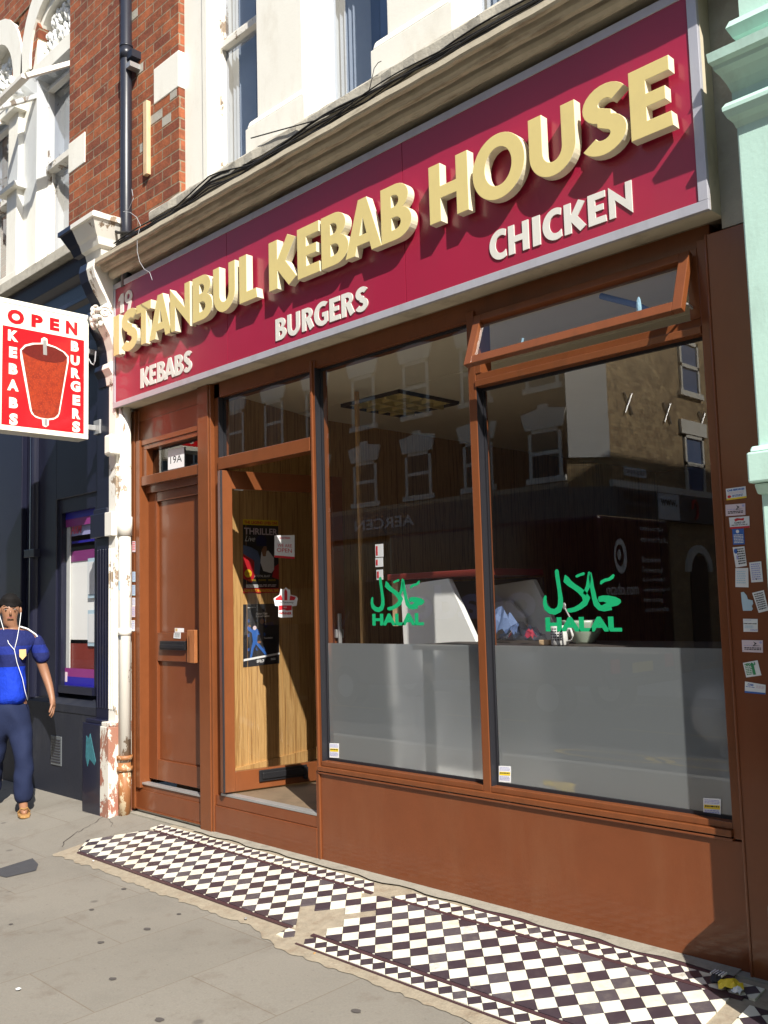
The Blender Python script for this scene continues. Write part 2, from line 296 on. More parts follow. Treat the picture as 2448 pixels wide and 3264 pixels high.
# glyph outlines: cap height 1, given as filled shapes (even-odd)
def arc(cx,cy,rx,ry,a0,a1,n=14): return [(cx+rx*math.cos(R_(a0+(a1-a0)*i/n)),cy+ry*math.sin(R_(a0+(a1-a0)*i/n))) for i in range(n+1)]
def stroke(path,w):
    L=[];Rr=[];n=len(path)
    for i,(x,y) in enumerate(path):
        a=path[max(i-1,0)];b=path[min(i+1,n-1)];dx,dy=b[0]-a[0],b[1]-a[1];l=math.hypot(dx,dy);nx,ny=-dy/l,dx/l
        L.append((x+nx*w/2,y+ny*w/2));Rr.append((x-nx*w/2,y-ny*w/2))
    return L+Rr[::-1]
def glyph(ch,w=.25):
    g={'I':(w,[[(0,0),(w,0),(w,1),(0,1)]]),
    'L':(.6,[[(0,0),(.6,0),(.56,.21),(w,.21),(w,1),(0,1)]]),
    'T':(.72,[[(.36-w/2,0),(.36+w/2,0),(.36+w/2,.79),(.72,.79),(.72,1),(0,1),(0,.79),(.36-w/2,.79)]]),
    'H':(.84,[[(0,0),(w,0),(w,.39),(.84-w,.39),(.84-w,0),(.84,0),(.84,1),(.84-w,1),(.84-w,.6),(w,.6),(w,1),(0,1)]]),
    'E':(.62,[[(0,0),(.62,0),(.60,.21),(w,.21),(w,.41),(.53,.41),(.53,.60),(w,.60),(w,.79),(.60,.79),(.60,1),(0,1)]]),
    'K':(.78,[[(0,0),(w,0),(w,.36),(.26,.36),(.56,-.02),(.78,.11),(.48,.50),(.76,.90),(.54,1.02),(.26,.60),(w,.60),(w,1),(0,1)]]),
    'N':(.86,[[(0,0),(.23,0),(.23,.56),(.86,-.02),(.86,1),(.63,1),(.63,.46),(0,1.02)]]),
    'A':(.94,[[(0,0),(.26,0),(.31,.17),(.63,.17),(.68,0),(.94,0),(.58,1.02),(.36,1.02)],[(.38,.35),(.56,.35),(.47,.66)]]),
    'B':(.68,[[(0,0)]+arc(.34,.29,.34,.29,-90,70)+arc(.33,.75,.29,.25,-60,90)+[(0,1)],[(.24,.19)]+arc(.31,.30,.13,.11,-90,90,8)+[(.24,.41)],[(.24,.60)]+arc(.29,.705,.11,.105,-90,90,8)+[(.24,.81)]]),
    'R':(.74,[[(0,0),(w,0),(w,.42),(.29,.42),(.50,-.03),(.74,.08),(.55,.47)]+arc(.33,.72,.33,.28,-50,90)+[(0,1)],[(.24,.58)]+arc(.31,.69,.14,.11,-90,90,8)+[(.24,.80)]]),
    'O':(1.0,[arc(.5,.5,.5,.53,0,352,44),arc(.5,.5,.255,.31,0,350,36)]),
    'U':(.82,[[(0,1),(0,.40)]+arc(.41,.40,.41,.42,180,360,20)+[(.82,1),(.58,1),(.58,.40)]+arc(.41,.40,.17,.20,360,180,14)+[(.24,1)]]),
    'C':(.74,[arc(.52,.5,.52,.53,62,298,26)+[(.74,.27)]+arc(.55,.5,.28,.31,-52,-308,24)+[(.74,.75)]]),
    'G':(.84,[arc(.52,.5,.52,.53,52,270,26)+[(.70,.01),(.84,.10),(.84,.54),(.50,.54),(.50,.36),(.62,.36),(.62,.20)]+arc(.54,.5,.28,.32,290,52,20)[:1]+arc(.54,.5,.28,.32,-90,-300,20)]),
    'S':(.62,[stroke(arc(.33,.735,.20,.175,25,265,16)+arc(.29,.275,.21,.185,82,-155,18),.22)]),
    '1':(.36,[[(.12,0),(.36,0),(.36,1),(.18,1),(0,.80),(0,.66),(.12,.72)]]),
    '9':(.62,[arc(.31,.68,.31,.33,-60,200,24)+arc(.31,.68,.31,.33,200,270,6)+[(.33,.36),(.20,0),(.44,-.02),(.58,.42)],arc(.31,.70,.12,.15,0,350,18)])}
    return g[ch]
def letter(name,ch,x0,x1,z0,z1,yb,yf,mats,parent,bev=0,tz=0):
    """solid raised letter on the facade plane"""
    wd,cs=glyph(ch); xs=[p[0] for c in cs for p in c]; a,b=min(xs),max(xs)
    c=bpy.data.curves.new('g','CURVE'); c.dimensions='2D'; c.fill_mode='BOTH'; c.extrude=abs(yb-yf)/2; c.bevel_depth=bev; c.bevel_resolution=1; c.offset=-bev
    for pts in cs:
        s=c.splines.new('POLY'); s.points.add(len(pts)-1); s.use_cyclic_u=True
        for i,p in enumerate(pts): s.points[i].co=((p[0]-a)/(b-a)*(x1-x0),p[1]*(z1-z0),0,1)
    to=bpy.data.objects.new('g',c); COL.objects.link(to); bpy.context.view_layer.update()
    me=bpy.data.meshes.new_from_object(to.evaluated_get(bpy.context.evaluated_depsgraph_get())); bpy.data.objects.remove(to)
    mb=MB(); mb.v=[Vector((x0+v.co.x,(yb+yf)/2-v.co.z,z0+v.co.y)) for v in me.vertices]
    for p in me.polygons:
        mb.f.append(tuple(p.vertices)); mb.mi.append(0 if (abs(p.normal.z)>.7) else 1)
    bpy.data.meshes.remove(me)
    o=mb.build(name,mats,parent); return o
def Zm(x0,y0,sc): return lambda x,y:(x0+x*sc,y0+y*sc)
zA=Zm(1300,100,.42194); zB=Zm(300,800,.3617); z1=Zm(0,0,.49427); z2=Zm(800,0,.50633); z3=Zm(1628,0,.49427); z4=Zm(0,720,.49427); zK=Zm(840,540,.31344); zC=Zm(1530,520,.31947)
zU=Zm(840,800,.24111); zT=Zm(1500,2400,.57143); zG=Zm(600,2400,.5425); zD=Zm(680,1600,.4521); zF=Zm(1000,1700,.8728); z6=Zm(1500,900,.57143); z0=Zm(0,0,.2411); zL=Zm(0,400,.2712); zO=Zm(0,900,.27125); zP=Zm(2250,1500,.3390); zH2=Zm(1560,1750,.3014); zH=Zm(1450,900,.48222)
# =====================================================================================
# GROUND
# =====================================================================================
def sheet(name,rows,x0,x1,mat,nx=1):
    mb=MB()
    for (y0,za),(y1,zb) in zip(rows,rows[1:]): mb.quad((x0,y0,za),(x1,y0,za),(x1,y1,zb),(x0,y1,zb))
    return mb
g=sheet('pavement',[(1.0,.0),(0,0),(-.8,-.104),(-4.4,gz(-4.4)),(-4.401,gz(-4.4)-.12),(-60,gz(-4.4)-.13)],-60,60,None)
tag(g.build('pavement','paving'),kind='structure')
k=MB(); k.box(-60,60,-4.55,-4.402,-.5,gz(-4.4)+.004); tag(k.build('kerb','kerb',bevel=.01),kind='structure')
rd=MB(); rd.quad((-60,-10.4,-.285),(60,-10.4,-.285),(60,-4.55,-.285),(-60,-4.55,-.285)); tag(rd.build('road','asphalt'),kind='structure')
mk=MB()
for x in (-16,-13,-10,-7,-4,-1,2): mk.box(x,x+1.6,-7.5,-7.4,-.29,-.281)
mk.box(-60,60,-4.86,-4.80,-.29,-.281); mk.box(-60,60,-10.2,-10.14,-.29,-.281)
for cx,cy,rr in ((-4.6,-5.6,.5),(-3.6,-5.9,.62),(-5.8,-5.5,.45)):
    for i in range(28):
        a=2*math.pi*i/28;b=2*math.pi*(i+1)/28
        mk.quad(*[(cx+rr*q*math.cos(t)*1.7,cy+rr*.5*q*math.sin(t),-.281) for q,t in ((1,a),(1,b),(.86,b),(.86,a))])
tag(mk.build('road_markings','roadyellow'),kind='structure')
op=MB(); op.box(-60,60,-14,-10.4,-.4,-.16); op.box(-10.0,-.95,-40,-14,-.4,-.165); tag(op.build('far_pavement','kerb'),kind='structure')
# tiled forecourt ------------------------------------------------------------
TF=thing('tiled_forecourt','black and ivory diamond tiled strip with a broken gap, laid along the shopfront base','tiled strip',(-3.9,-.4,-.05))
def gp(x,y,off): return (x,y,gz(y)+off)
bed=MB()
ys=[.0,-.03,-.12,-.25,-.4,-.55,-.7,-.8,-.86]
outl=[(-5.9,-.05),(-6.1,-.52),(-5.92,-.80),(-5.2,-.79),(-4.2,-.80),(-3.7,-.87),(-3.0,-.86),(-2.0,-.87),(-1.0,-.87),(-1.0,.0),(-5.6,.0)]
bedm=MB(); N=240
for i in range(N):
    xa=-6.0+i*(5.0/N); xb=xa+5.0/N; JT=[random.Random(k).uniform(-.016,.016) for k in range(400)]; jt=lambda x:JT[int((x+10)*28)]*(1-((x+10)*28)%1)+JT[int((x+10)*28)+1]*(((x+10)*28)%1); fe=lambda x:-.772-.007*math.sin(x*5)+jt(x)-.075*min(1,max(0,(x+3.85)/.25)); fa=fe(xa); fb=fe(xb)
    sl=lambda x:-.05 if x>-5.72 else -.05-(-5.72-x)*1.75; sa=sl(xa); sb=sl(xb)
    prev=None
    for q in range(6):
        t0,t1=q/6,(q+1)/6
        bedm.quad(gp(xa,sa+(fa-sa)*t0,.0035),gp(xb,sb+(fb-sb)*t0,.0035),gp(xb,sb+(fb-sb)*t1,.0035),gp(xa,sa+(fa-sa)*t1,.0035))
bedm.build('mortar_bed','rubble',TF)
def clip(poly,a,b,c):
    """keep the side a*x+b*y<=c"""
    out=[];n=len(poly)
    for i in range(n):
        p,q=poly[i],poly[(i+1)%n];dp=a*p[0]+b*p[1]-c;dq=a*q[0]+b*q[1]-c
        if dp<=0: out.append(p)
        if dp*dq<0: t=dp/(dp-dq);out.append((p[0]+(q[0]-p[0])*t,p[1]+(q[1]-p[1])*t))
    return out
def inpoly(pt,poly):
    c=False;n=len(poly)
    for i in range(n):
        a,b=poly[i],poly[(i+1)%n]
        if (a[1]>pt[1])!=(b[1]>pt[1]) and pt[0]<(b[0]-a[0])*(pt[1]-a[1])/(b[1]-a[1])+a[0]: c=not c
    return c
holes=[[(-3.80,-.50),(-3.70,-.44),(-3.62,-.38),(-3.52,-.40),(-3.42,-.36),(-3.46,-.50),(-3.50,-.58),(-3.47,-.70),(-3.52,-.85),(-3.60,-.85),(-3.62,-.66),(-3.70,-.58)],
       [(-3.70,-.05),(-3.66,-.12),(-3.63,-.24),(-3.56,-.27),(-3.52,-.20),(-3.45,-.16),(-3.30,-.05)],[(-3.40,-.05),(-3.15,-.05),(-3.16,-.09),(-3.3,-.105)]]
tb=MB()
def tiles(per,ox,oy,ylo,yhi,xlo,xhi,extra=()):
    h=per/2; gap=.0012
    nx=int((xhi-xlo)/h)+3; ny=int((yhi-ylo)/h)+3
    for i in range(-1,nx):
        for j in range(-1,ny):
            cx=ox+ (int((xlo-ox)/h)+i)*h; cy=oy+(int((ylo-oy)/h)+j)*h
            gi=int(round((cx-ox)/h)); gj=int(round((cy-oy)/h))
            if (gi+gj)%2: continue
            q=h-gap
            poly=[(cx-q,cy),(cx,cy-q),(cx+q,cy),(cx,cy+q)]
            for a,b,c in ((0,1,yhi),(0,-1,-ylo),(-1,0,-xlo),(1,0,xhi))+tuple(extra):
                poly=clip(poly,a,b,c)
                if len(poly)<3: break
            if len(poly)<3: continue
            mx=sum(p[0] for p in poly)/len(poly); my=sum(p[1] for p in poly)/len(poly)
            if any(inpoly((mx,my),hh) for hh in holes): continue
            ar=abs(sum(poly[t][0]*poly[(t+1)%len(poly)][1]-poly[(t+1)%len(poly)][0]*poly[t][1] for t in range(len(poly))))/2
            if ar<2e-5: continue
            dark=(gj%2==0)
            tb.mat((0 if random.random()<.72 else 4) if dark else random.choice((1,1,1,3,5)))
            off=.011+random.uniform(-.0012,.0012); tx=random.uniform(-.012,.012)
            tb.extr([gp(px,py,.002) for px,py in poly],(0,0,0)) if False else None
            top=[(px,py,gz(py)+off+tx*(px-cx)) for px,py in poly]; bot=[(px,py,gz(py)+.002) for px,py in poly]; n=len(poly)
            tb.add(bot+top,[tuple(range(n,2*n))]+[(t,(t+1)%n,n+(t+1)%n,n+t) for t in range(n)])
LD=(-.60,-.80,0)  # slanted cut at the left end
le=((-(.80),-.60*1.0,.0),)
def lcut(x1,y1,x2,y2):
    a,b=(y2-y1),-(x2-x1); c=a*x1+b*y1
    return (a,b,c)
def inw(L): return tuple(-v for v in L) if (L[0]*-3+L[1]*-.4>L[2]) else L
L1=lcut(-6.02,-.53,-5.85,-.69); L2=lcut(-5.70,-.10,-6.02,-.53)
tiles(.0758,-3.249,-.095-.0379,-.185,-.098,-5.80,-1.62)
tiles(.1096,-3.177,-.437,-.665,-.209,-6.1,-1.70,(inw(L1),inw(L2)))
tiles(.0758,-3.249,-.7305,-.770,-.6925,-3.68,-1.2)
tiles(.1096,-1.45,-.437,-.95,-.23,-1.62,-.9)
tb.mat(2)
def strip(x0,x1,y0,y1,w=.019):
    n=max(1,int((x1-x0)/.15))
    for i in range(n):
        a=x0+(x1-x0)*i/n+.0015;b=x0+(x1-x0)*(i+1)/n
        if any(inpoly(((a+b)/2,y0+(y1-y0)*(i+.5)/n),hh) for hh in holes): continue
        ya=y0+(y1-y0)*i/n; yb=y0+(y1-y0)*(i+1)/n
        top=[(a,ya-w/2,gz(ya-w/2)+.011),(b,yb-w/2,gz(yb-w/2)+.011),(b,yb+w/2,gz(yb+w/2)+.011),(a,ya+w/2,gz(ya+w/2)+.011)]
        tb.add([(p[0],p[1],p[2]-.009) for p in top]+top,[(4,5,6,7),(0,1,5,4),(1,2,6,5),(2,3,7,6),(3,0,4,7)])
strip(-5.72,-1.66,-.197,-.197); strip(-5.85,-1.2,-.679,-.679); strip(-3.68,-1.2,-.779,-.779,.008); strip(-3.05,-1.75,-.080,-.080,.028)
tb.build('tiles',['tileB','tileW','tileS','tileW2','tileB2','tileW3'],TF)
cs=MB(); cs.box(-6.3,-1.0,-.055,.02,-.03,.004)
for i in range(40):
    xa=-5.45+i*.1; ya=-.075+.01*math.sin(i*1.7)+.006*math.sin(i*5.1)
    if xa>-1.8: break
    yb=-.075+.01*math.sin((i+1)*1.7)+.006*math.sin((i+1)*5.1)
    cs.quad((xa,.0,.010),(xa,ya,gz(ya)+.014),(xa+.1,yb,gz(yb)+.014),(xa+.1,.0,.010))
tag(cs.build('cement_skirt','cement'),'rough grey cement fillet between the brown shopfront and the tiles','cement strip')
# pavement marks
pm=MB(); c=[onG(0,2768,.003),onG(104,2736,.003),onG(122,2755,.003),onG(115,2775,.003),onG(20,2797,.003),onG(0,2792,.003),onG(-60,2790,.003),onG(-60,2775,.003)]
pm.add([(p.x,p.y,gz(p.y)+.004) for p in c],[tuple(range(8))]); tag(pm.build('pavement_patch','patch',loc=(c[0].x,c[0].y,-.11)),'dark rectangular tar patch in the paving by the left edge','pavement patch')
def litter(name,px,py,label,cat,mats,shape,grp=None):
    p=onG(px,py); mb=MB(); shape(mb,p); o=mb.build(name,mats,loc=(p.x,p.y,gz(p.y))); return tag(o,label,cat,grp)
def bits(n,r,h):
    def f(mb,p):
        for i in range(n):
            a=random.uniform(0,6.28);x=p.x+r*.5*math.cos(a)*random.random();y=p.y+r*.5*math.sin(a)*random.random();z=gz(y)+.006
            q=[(x+r*random.uniform(.4,.8)*math.cos(t),y+r*random.uniform(.3,.7)*math.sin(t),z+random.uniform(0,h)) for t in (0,1.3,2.5,3.8,5.0)]
            mb.add(q+[(a_,b_,c_+.003) for a_,b_,c_ in q],[(0,1,2,3,4),(5,6,7,8,9)]+[(i_,(i_+1)%5,5+(i_+1)%5,5+i_) for i_ in range(5)])
    return f
litter('paper_scrap',783,2935,'crumpled silver foil scrap at the kerb edge of the tiles','litter','metal',bits(3,.012,.012))
litter('paper_scrap',58,3160,'small torn white paper scrap on the grey paving','litter','paper',bits(1,.02,.004))
litter('paper_scrap',297,2748,'tiny white scrap beside the pointed left end of the tiles','litter','paper',bits(1,.012,.004))
litter('cigarette_butt',1000,3045,'orange cigarette end beside the gap in the tiles','litter','sandal',bits(1,.012,.006))
def gum(mb,p):
    n=12; r=random.uniform(.010,.021); mb.add([(p.x+r*math.cos(6.28*i/n)*random.uniform(.8,1.5),p.y+r*math.sin(6.28*i/n)*random.uniform(.85,1.1),gz(p.y)+.0035) for i in range(n)],[tuple(range(n))])
for px,py in ((292,2901),(322,3006),(1137,3225),(395,2835),(360,3122),(470,2963),(570,2915),(508,3253),(35,2948)): 
    litter('gum_spot',px,py,'flattened dark chewing gum spot trodden into the grey paving','gum','gum',gum,'chewing gum spots on the paving')
ck=MB()
def crack(pts,w=.004):
    rnd=random.Random(int(pts[0][0])); P=[onG(a,b) for a,b in pts]; Q=[]
    for a,b in zip(P,P[1:]):
        for t in (0,.25,.5,.75): q=a.lerp(b,t); Q.append(Vector((q.x+rnd.uniform(-.008,.008),q.y+rnd.uniform(-.008,.008),0)))
    for a,b in zip(Q,Q[1:]):
        ww=w*rnd.uniform(.3,1); ck.quad((a.x,a.y,gz(a.y)+.003),(b.x,b.y,gz(b.y)+.003),(b.x+ww,b.y+ww,gz(b.y+ww)+.003),(a.x+ww,a.y+ww,gz(a.y+ww)+.003))
crack([(330,2600),(300,2625),(270,2640),(240,2660)]); crack([(335,2605),(360,2625),(350,2640)]); crack([(200,2700),(205,2685),(260,2640)],.007); crack([(205,2686),(150,2690)],.006); crack([(455,2590),(500,2610),(530,2620)],.004); crack([(330,2598),(300,2596),(230,2580)],.003)
tag(ck.build('pavement_cracks','dark'),kind='structure')
# wrapper
wc=onG(2330,3160); wr=thing('sweet_wrapper','crumpled yellow and striped sweet wrapper lying at the right end of the tiles','wrapper',(wc.x,wc.y,gz(wc.y)))
def crumple(c,rx,ry,rz,nx=9,ny=6,seed=1,yaw=0):
    rnd=random.Random(seed); mb=MB(); vs=[]
    for i in range(nx):
        for j in range(ny):
            u=i/(nx-1)-.5;v=j/(ny-1)-.5; x=u*2*rx; y=v*2*ry; z=rz*(1-(2*u)**2*.7)*(1-(2*v)**2*.8)+rnd.uniform(0,.4)*rz
            vs.append((c[0]+x*math.cos(yaw)-y*math.sin(yaw),c[1]+x*math.sin(yaw)+y*math.cos(yaw),c[2]+z))
    mb.add(vs,[(i*ny+j,(i+1)*ny+j,(i+1)*ny+j+1,i*ny+j+1) for i in range(nx-1) for j in range(ny-1)]); return mb
crumple((wc.x,wc.y,wc.z+.012),.045,.028,.028,seed=3,yaw=.5).build('yellow_foil','yellow',wr)
crumple((wc.x-.055,wc.y+.02,wc.z+.012),.03,.026,.03,seed=5,yaw=.3).build('striped_foil','ink',wr)
sb=MB()
for i in range(5): x=wc.x-.078+i*.011; sb.box(x,x+.004,wc.y-.004,wc.y+.04,wc.z+.046+.004*math.sin(i),wc.z+.05)
sb.build('stripe','paper',wr)
crumple((wc.x+.035,wc.y-.02,wc.z+.01),.018,.02,.02,seed=8).build('white_foil','paper',wr)
# =====================================================================================
# KEBAB SHOP BUILDING
# =====================================================================================
KB=thing('shop_building','red brick terrace with white first-floor windows above the brown shopfront','building',(-3.9,0,0))
wl_=MB()
wl_.box(-6.36,-1.46,0.16,.40,3.02,4.3); wl_.box(-7.3,-1.46,.5,.6,4.2,8.2)
wl_.box(-6.36,-1.3,0.0,.16,2.99,4.05); wl_.box(-6.36,-1.3,.01,.16,4.05,4.26)
wl_.box(-7.32,-5.605,-.05,.30,4.2,8.2)        # brick pier
wl_.box(-1.85,-1.3,-.02,.16,4.26,8.2)
wl_.box(-5.62,-1.8,.02,.30,6.5,8.2)
rf=MB(); rf.box(-7.2,-1.46,-.1,8,8.2,8.4); rf.build('roof_light_block','grey',KB); rf=MB(); rf.box(-6.36,-1.6,.4,8,3.06,3.3); rf.build('upper_floor','grey',KB)  # roof slab out of view, put in to block light from above
# stone quoin block, buff bricks
q=MB(); q.box(-5.94,-5.598,-.056,.05,5.25,5.53); q.build('quoin','white',KB,bevel=.006); q=MB(); q.box(-7.327,-7.03,-.056,.05,5.20,5.47); q.build('quoin','white',KB,bevel=.006)
fb=MB(); rnd=random.Random(4)
for (x,z,w_) in ((-6.02,6.52,.10),(-5.82,6.74,.2),(-6.05,5.08,.22),(-5.83,5.01,.12),(-6.2,5.55,.1),(-5.72,5.16,.09),(-6.15,4.95,.1),(-6.28,6.05,.1)):
    r_=round(z/.081)*.081; wl_.mat(1).box(x,x+w_,-.0515,-.04,r_+.007,r_+.075)
wl_.build('wall',['brick','concrete'],KB)
# cornice over the sign, rolled stone
prof=[(.02,3.93),(-.02,3.955),(-.06,3.985),(-.10,4.002),(-.128,4.006),(-.130,4.045),(-.146,4.050),(-.150,3.992),(-.162,3.982),(-.180,3.984),(-.194,3.998),(-.200,4.018),(-.202,4.075),(-.222,4.075),(-.224,4.022),(-.250,4.024),(-.262,4.044),(-.268,4.085),(-.280,4.085),(-.284,4.058),(-.306,4.060),(-.314,4.072),(-.312,4.104),(-.285,4.122),(.02,4.18)]
cn=MB(); n=60
for i in range(n):
    xa=-6.36+5.06*i/n; xb=-6.36+5.06*(i+1)/n
    f=lambda x:.0015*math.sin(x*9)+.0015*math.sin(x*23+1)
    A_=[(xa,y,z+f(xa)) for y,z in prof]; B_=[(xb,y,z+f(xb)) for y,z in prof]; m=len(prof)
    cn.add(A_+B_,[(j,j+1,m+j+1,m+j) for j in range(m-1)]+([tuple(range(m))] if i==0 else [])+([tuple(range(m,2*m))] if i==n-1 else []))
cn.build('cornice','stone',KB)
lg=MB(); n=50; rnd=random.Random(3)
for i in range(n):
    xa=-5.76+4.4*i/n; xb=-5.76+4.4*(i+1)/n
    def pr(x):
        j=.004*math.sin(x*31)+.004*math.sin(x*13+2); return [(-.0,4.235),(-.18,4.232+j),(-.205+j,4.245),(-.208+j,4.30),(-.195,4.318+j),(.02,4.33)]
    A_=[(xa,y,z) for y,z in pr(xa)]; B_=[(xb,y,z) for y,z in pr(xb)]; m=6
    lg.add(A_+B_,[(j,j+1,m+j+1,m+j) for j in range(m-1)]+([tuple(range(m))] if i==0 else [])+([tuple(range(m,2*m))] if i==n-1 else []))
lg.build('ledge','ledge',KB)
# surrounds and pilasters of the first floor
sr=MB(); sr.box(-5.604,-5.335,0.0,.30,4.315,8.2); sr.box(-5.36,-5.30,-.012,.14,4.32,8.2); sr.build('window_surround','white',KB,bevel=.004)
def pil(xa,xb,ba,bb):
    p=MB(); p.box(xa,xb,-.06,.30,4.3,8.2); p.box(ba,bb,-.10,.22,4.3,4.56); p.profx([(.2,4.56),(-.10,4.56),(-.085,4.60),(-.07,4.62),(.2,4.62)],ba+.02,bb-.02); p.box(xb-.004,xb+.028,-.02,.28,4.3,8.2)
    p.build('pilaster','white',KB,bevel=.006)
pil(-4.66,-4.20,-4.74,-4.14); pil(-3.46,-3.02,-3.56,-2.95); pil(-2.28,-1.84,-2.36,-1.78)
def sash(xa,xb,zb,zt,mr):
    w_=MB(); y0,y1=.10,.155
    w_.box(xa,xa+.055,y0,y1,zb,zt); w_.box(xb-.055,xb,y0,y1,zb,zt); w_.box(xa+.055,xb-.055,y0+.002,y1,zb,zb+.09); w_.box(xa+.055,xb-.055,y0-.015,y1,mr,mr+.05); w_.box(xa+.055,xb-.055,y0+.02,y1,mr+.052,mr+.095); w_.box(xa+.055,xb-.055,y0,y1,zt-.05,zt); w_.box(xa-.02,xb+.02,.03,.2,zb-.06,zb)
    o=w_.build('window','peelwhite' if xa<-5 else 'whiteclean',KB,bevel=.004)
    g_=MB(); g_.quad((xa+.05,.13,zb+.05),(xb-.05,.13,zb+.05),(xb-.05,.13,zt-.04),(xa+.05,.13,zt-.04)); g_.build('pane','glass_up',o)
    c_=MB(); nn=14; cw=(xb-xa)*.42
    for i in range(nn):
        a=xa+.03+cw*i/nn;b=xa+.03+cw*(i+1)/nn; c_.quad((a,.21+.02*(i%2),zb),(b,.21+.02*((i+1)%2),zb),(b,.21+.02*((i+1)%2),zt),(a,.21+.02*(i%2),zt))
    c_.build('curtain','curtain',o)
    d_=MB(); nn=16
    for i in range(nn):
        a=xa+(xb-xa)*i/nn;b=xa+(xb-xa)*(i+1)/nn; d_.quad((a,.27+.03*(i%2),zb),(b,.27+.03*((i+1)%2),zb),(b,.27+.03*((i+1)%2),zt),(a,.27+.03*(i%2),zt))
    d_.build('blind','skyblind',o)
sash(-5.32,-4.68,4.40,6.45,5.44); sash(-4.17,-3.50,4.40,6.45,5.44); sash(-2.99,-2.30,4.40,6.45,5.44)
# --- shopfront joinery
fr=MB(); D=.085
fr.box(-6.35,-6.305,-.012,D,.02,2.97); fr.box(-6.305,-6.27,.004,D,.02,2.97); fr.box(-6.27,-6.215,-.02,D,.18,2.73)   # left jamb
fr.box(-5.43,-5.305,-.028,D,-.03,2.985); fr.box(-5.305,-5.285,-.02,D,-.03,2.985); fr.box(-5.285,-5.22,.012,D,.2,2.985) # post A
fr.box(-6.35,-1.70,.012,.14,2.885,3.0)  # head
fr.box(-4.262,-4.215,0,D+.02,.2,2.93); fr.box(-4.245,-4.228,-.014,0.0,.0,2.93)
fr.box(-3.013,-2.965,-.004,D,.52,2.93)
fr.box(-1.752,-1.705,-.004,D,.50,2.93)
fr.box(-5.22,-4.262,-.008,D,2.385,2.468)  # door head
fr.box(-2.965,-1.752,-.012,D,2.532,2.565); fr.box(-2.965,-1.752,.0,D,2.565,2.60)
fr.box(-4.215,-3.013,-.004,D,.535,.562); fr.box(-2.965,-1.752,-.004,D,.535,.562); fr.box(-4.235,-1.75,-.022,D,.508,.534)
fr.box(-2.965,-2.93,-.004,D,2.60,2.90); fr.box(-1.80,-1.752,-.004,D,2.60,2.90); fr.box(-2.93,-1.80,-.004,D,2.868,2.90)
fr.build('shopfront_frame','brown2',KB,bevel=.003)
pi=MB(); pi.box(-1.704,-1.46,-.035,.1,-.05,2.93); pi.box(-1.70,-1.69,-.041,-.03,0,2.93); pi.build('pier','brown',KB,bevel=.004)
cst=MB(); cst.box(-1.625,-1.46,-.03,.1,2.935,4.0); cst.build('stone_strip','concrete',KB)
sr_=MB(); sr_.box(-4.232,-1.706,-.004,.05,-.04,.492); sr_.box(-4.236,-1.748,-.018,.05,.492,.503); sr_.box(-4.262,-4.236,-.01,.05,-.03,.505); sr_.build('stall_riser','brown',KB,bevel=.003)
dk=MB(); dk.box(-5.305,-4.262,-.012,.05,-.03,.178); dk.box(-5.29,-4.262,-.006,.05,.18,.245); dk.build('door_step','brown',KB,bevel=.003)
ts=MB(); ts.box(-5.22,-4.262,-.008,.10,.246,.262); ts.box(-6.215,-5.43,-.004,.05,.205,.219); ts.build('threshold','metal',KB,bevel=.002)
kk=MB(); kk.box(-6.30,-5.43,-.0,.05,.032,.165); kk.box(-6.27,-5.43,.006,.05,.165,.205); kk.box(-6.30,-5.43,-.012,.0,.026,.034); kk.build('kickboard','brown',KB,bevel=.002)
bs=MB(); bs.box(-6.3,-5.43,.01,.06,-.05,.03); bs.build('step','concrete',KB)
# 19A overpanel, fanlight, door
pn=MB(); pn.box(-6.27,-5.43,.018,.05,2.735,2.89); pn.build('over_panel','brown',KB)
fl=MB(); fl.box(-6.215,-5.43,-.008,D,2.69,2.727); fl.box(-6.215,-5.43,.0,D,2.655,2.69); fl.box(-6.215,-5.43,-.012,D,2.335,2.45) if False else fl.box(-6.215,-5.43,-.01,D,2.385,2.455); fl.box(-6.215,-6.15,.0,D,2.455,2.655); fl.box(-5.46,-5.43,.01,D,2.455,2.655)
flo=fl.build('fanlight_frame','brown2',KB,bevel=.003)
gq=MB(); gq.quad((-6.16,.055,2.45),(-5.44,.055,2.45),(-5.44,.055,2.66),(-6.16,.055,2.66)); gq.build('pane','glass_dark',flo)
d=MB(); y=.055
d.box(-6.215,-6.10,y,y+.045,.24,2.33); d.box(-5.545,-5.43,y,y+.045,.24,2.33); d.box(-6.10,-5.545,y+.001,y+.045,2.26,2.33); d.box(-6.10,-5.545,y+.001,y+.045,1.09,1.295); d.box(-6.10,-5.545,y+.001,y+.045,.24,.385); d.box(-6.10,-5.545,y+.022,y+.04,.385,1.09); d.box(-6.10,-5.545,y+.022,y+.04,1.295,2.26)
d.box(-6.215,-5.43,.03,.1,2.33,2.386)
DA=d.build('door','brown',KB,bevel=.003); tag(DA,'closed brown two-panel house door with black letterbox')
lb=MB(); lb.box(-6.03,-5.70,y-.022,y+.0,1.172,1.236); lb.box(-6.02,-5.71,y-.030,y-.022,1.185,1.21); lb.build('letterbox','black',DA,bevel=.003)
hb=MB(); hb.box(-5.585,-5.52,y-.06,y,1.09,1.315); hb.box(-5.65,-5.585,y-.035,y,1.09,1.315); hb.build('handle','handle',DA,bevel=.003)
# open shop door leaf

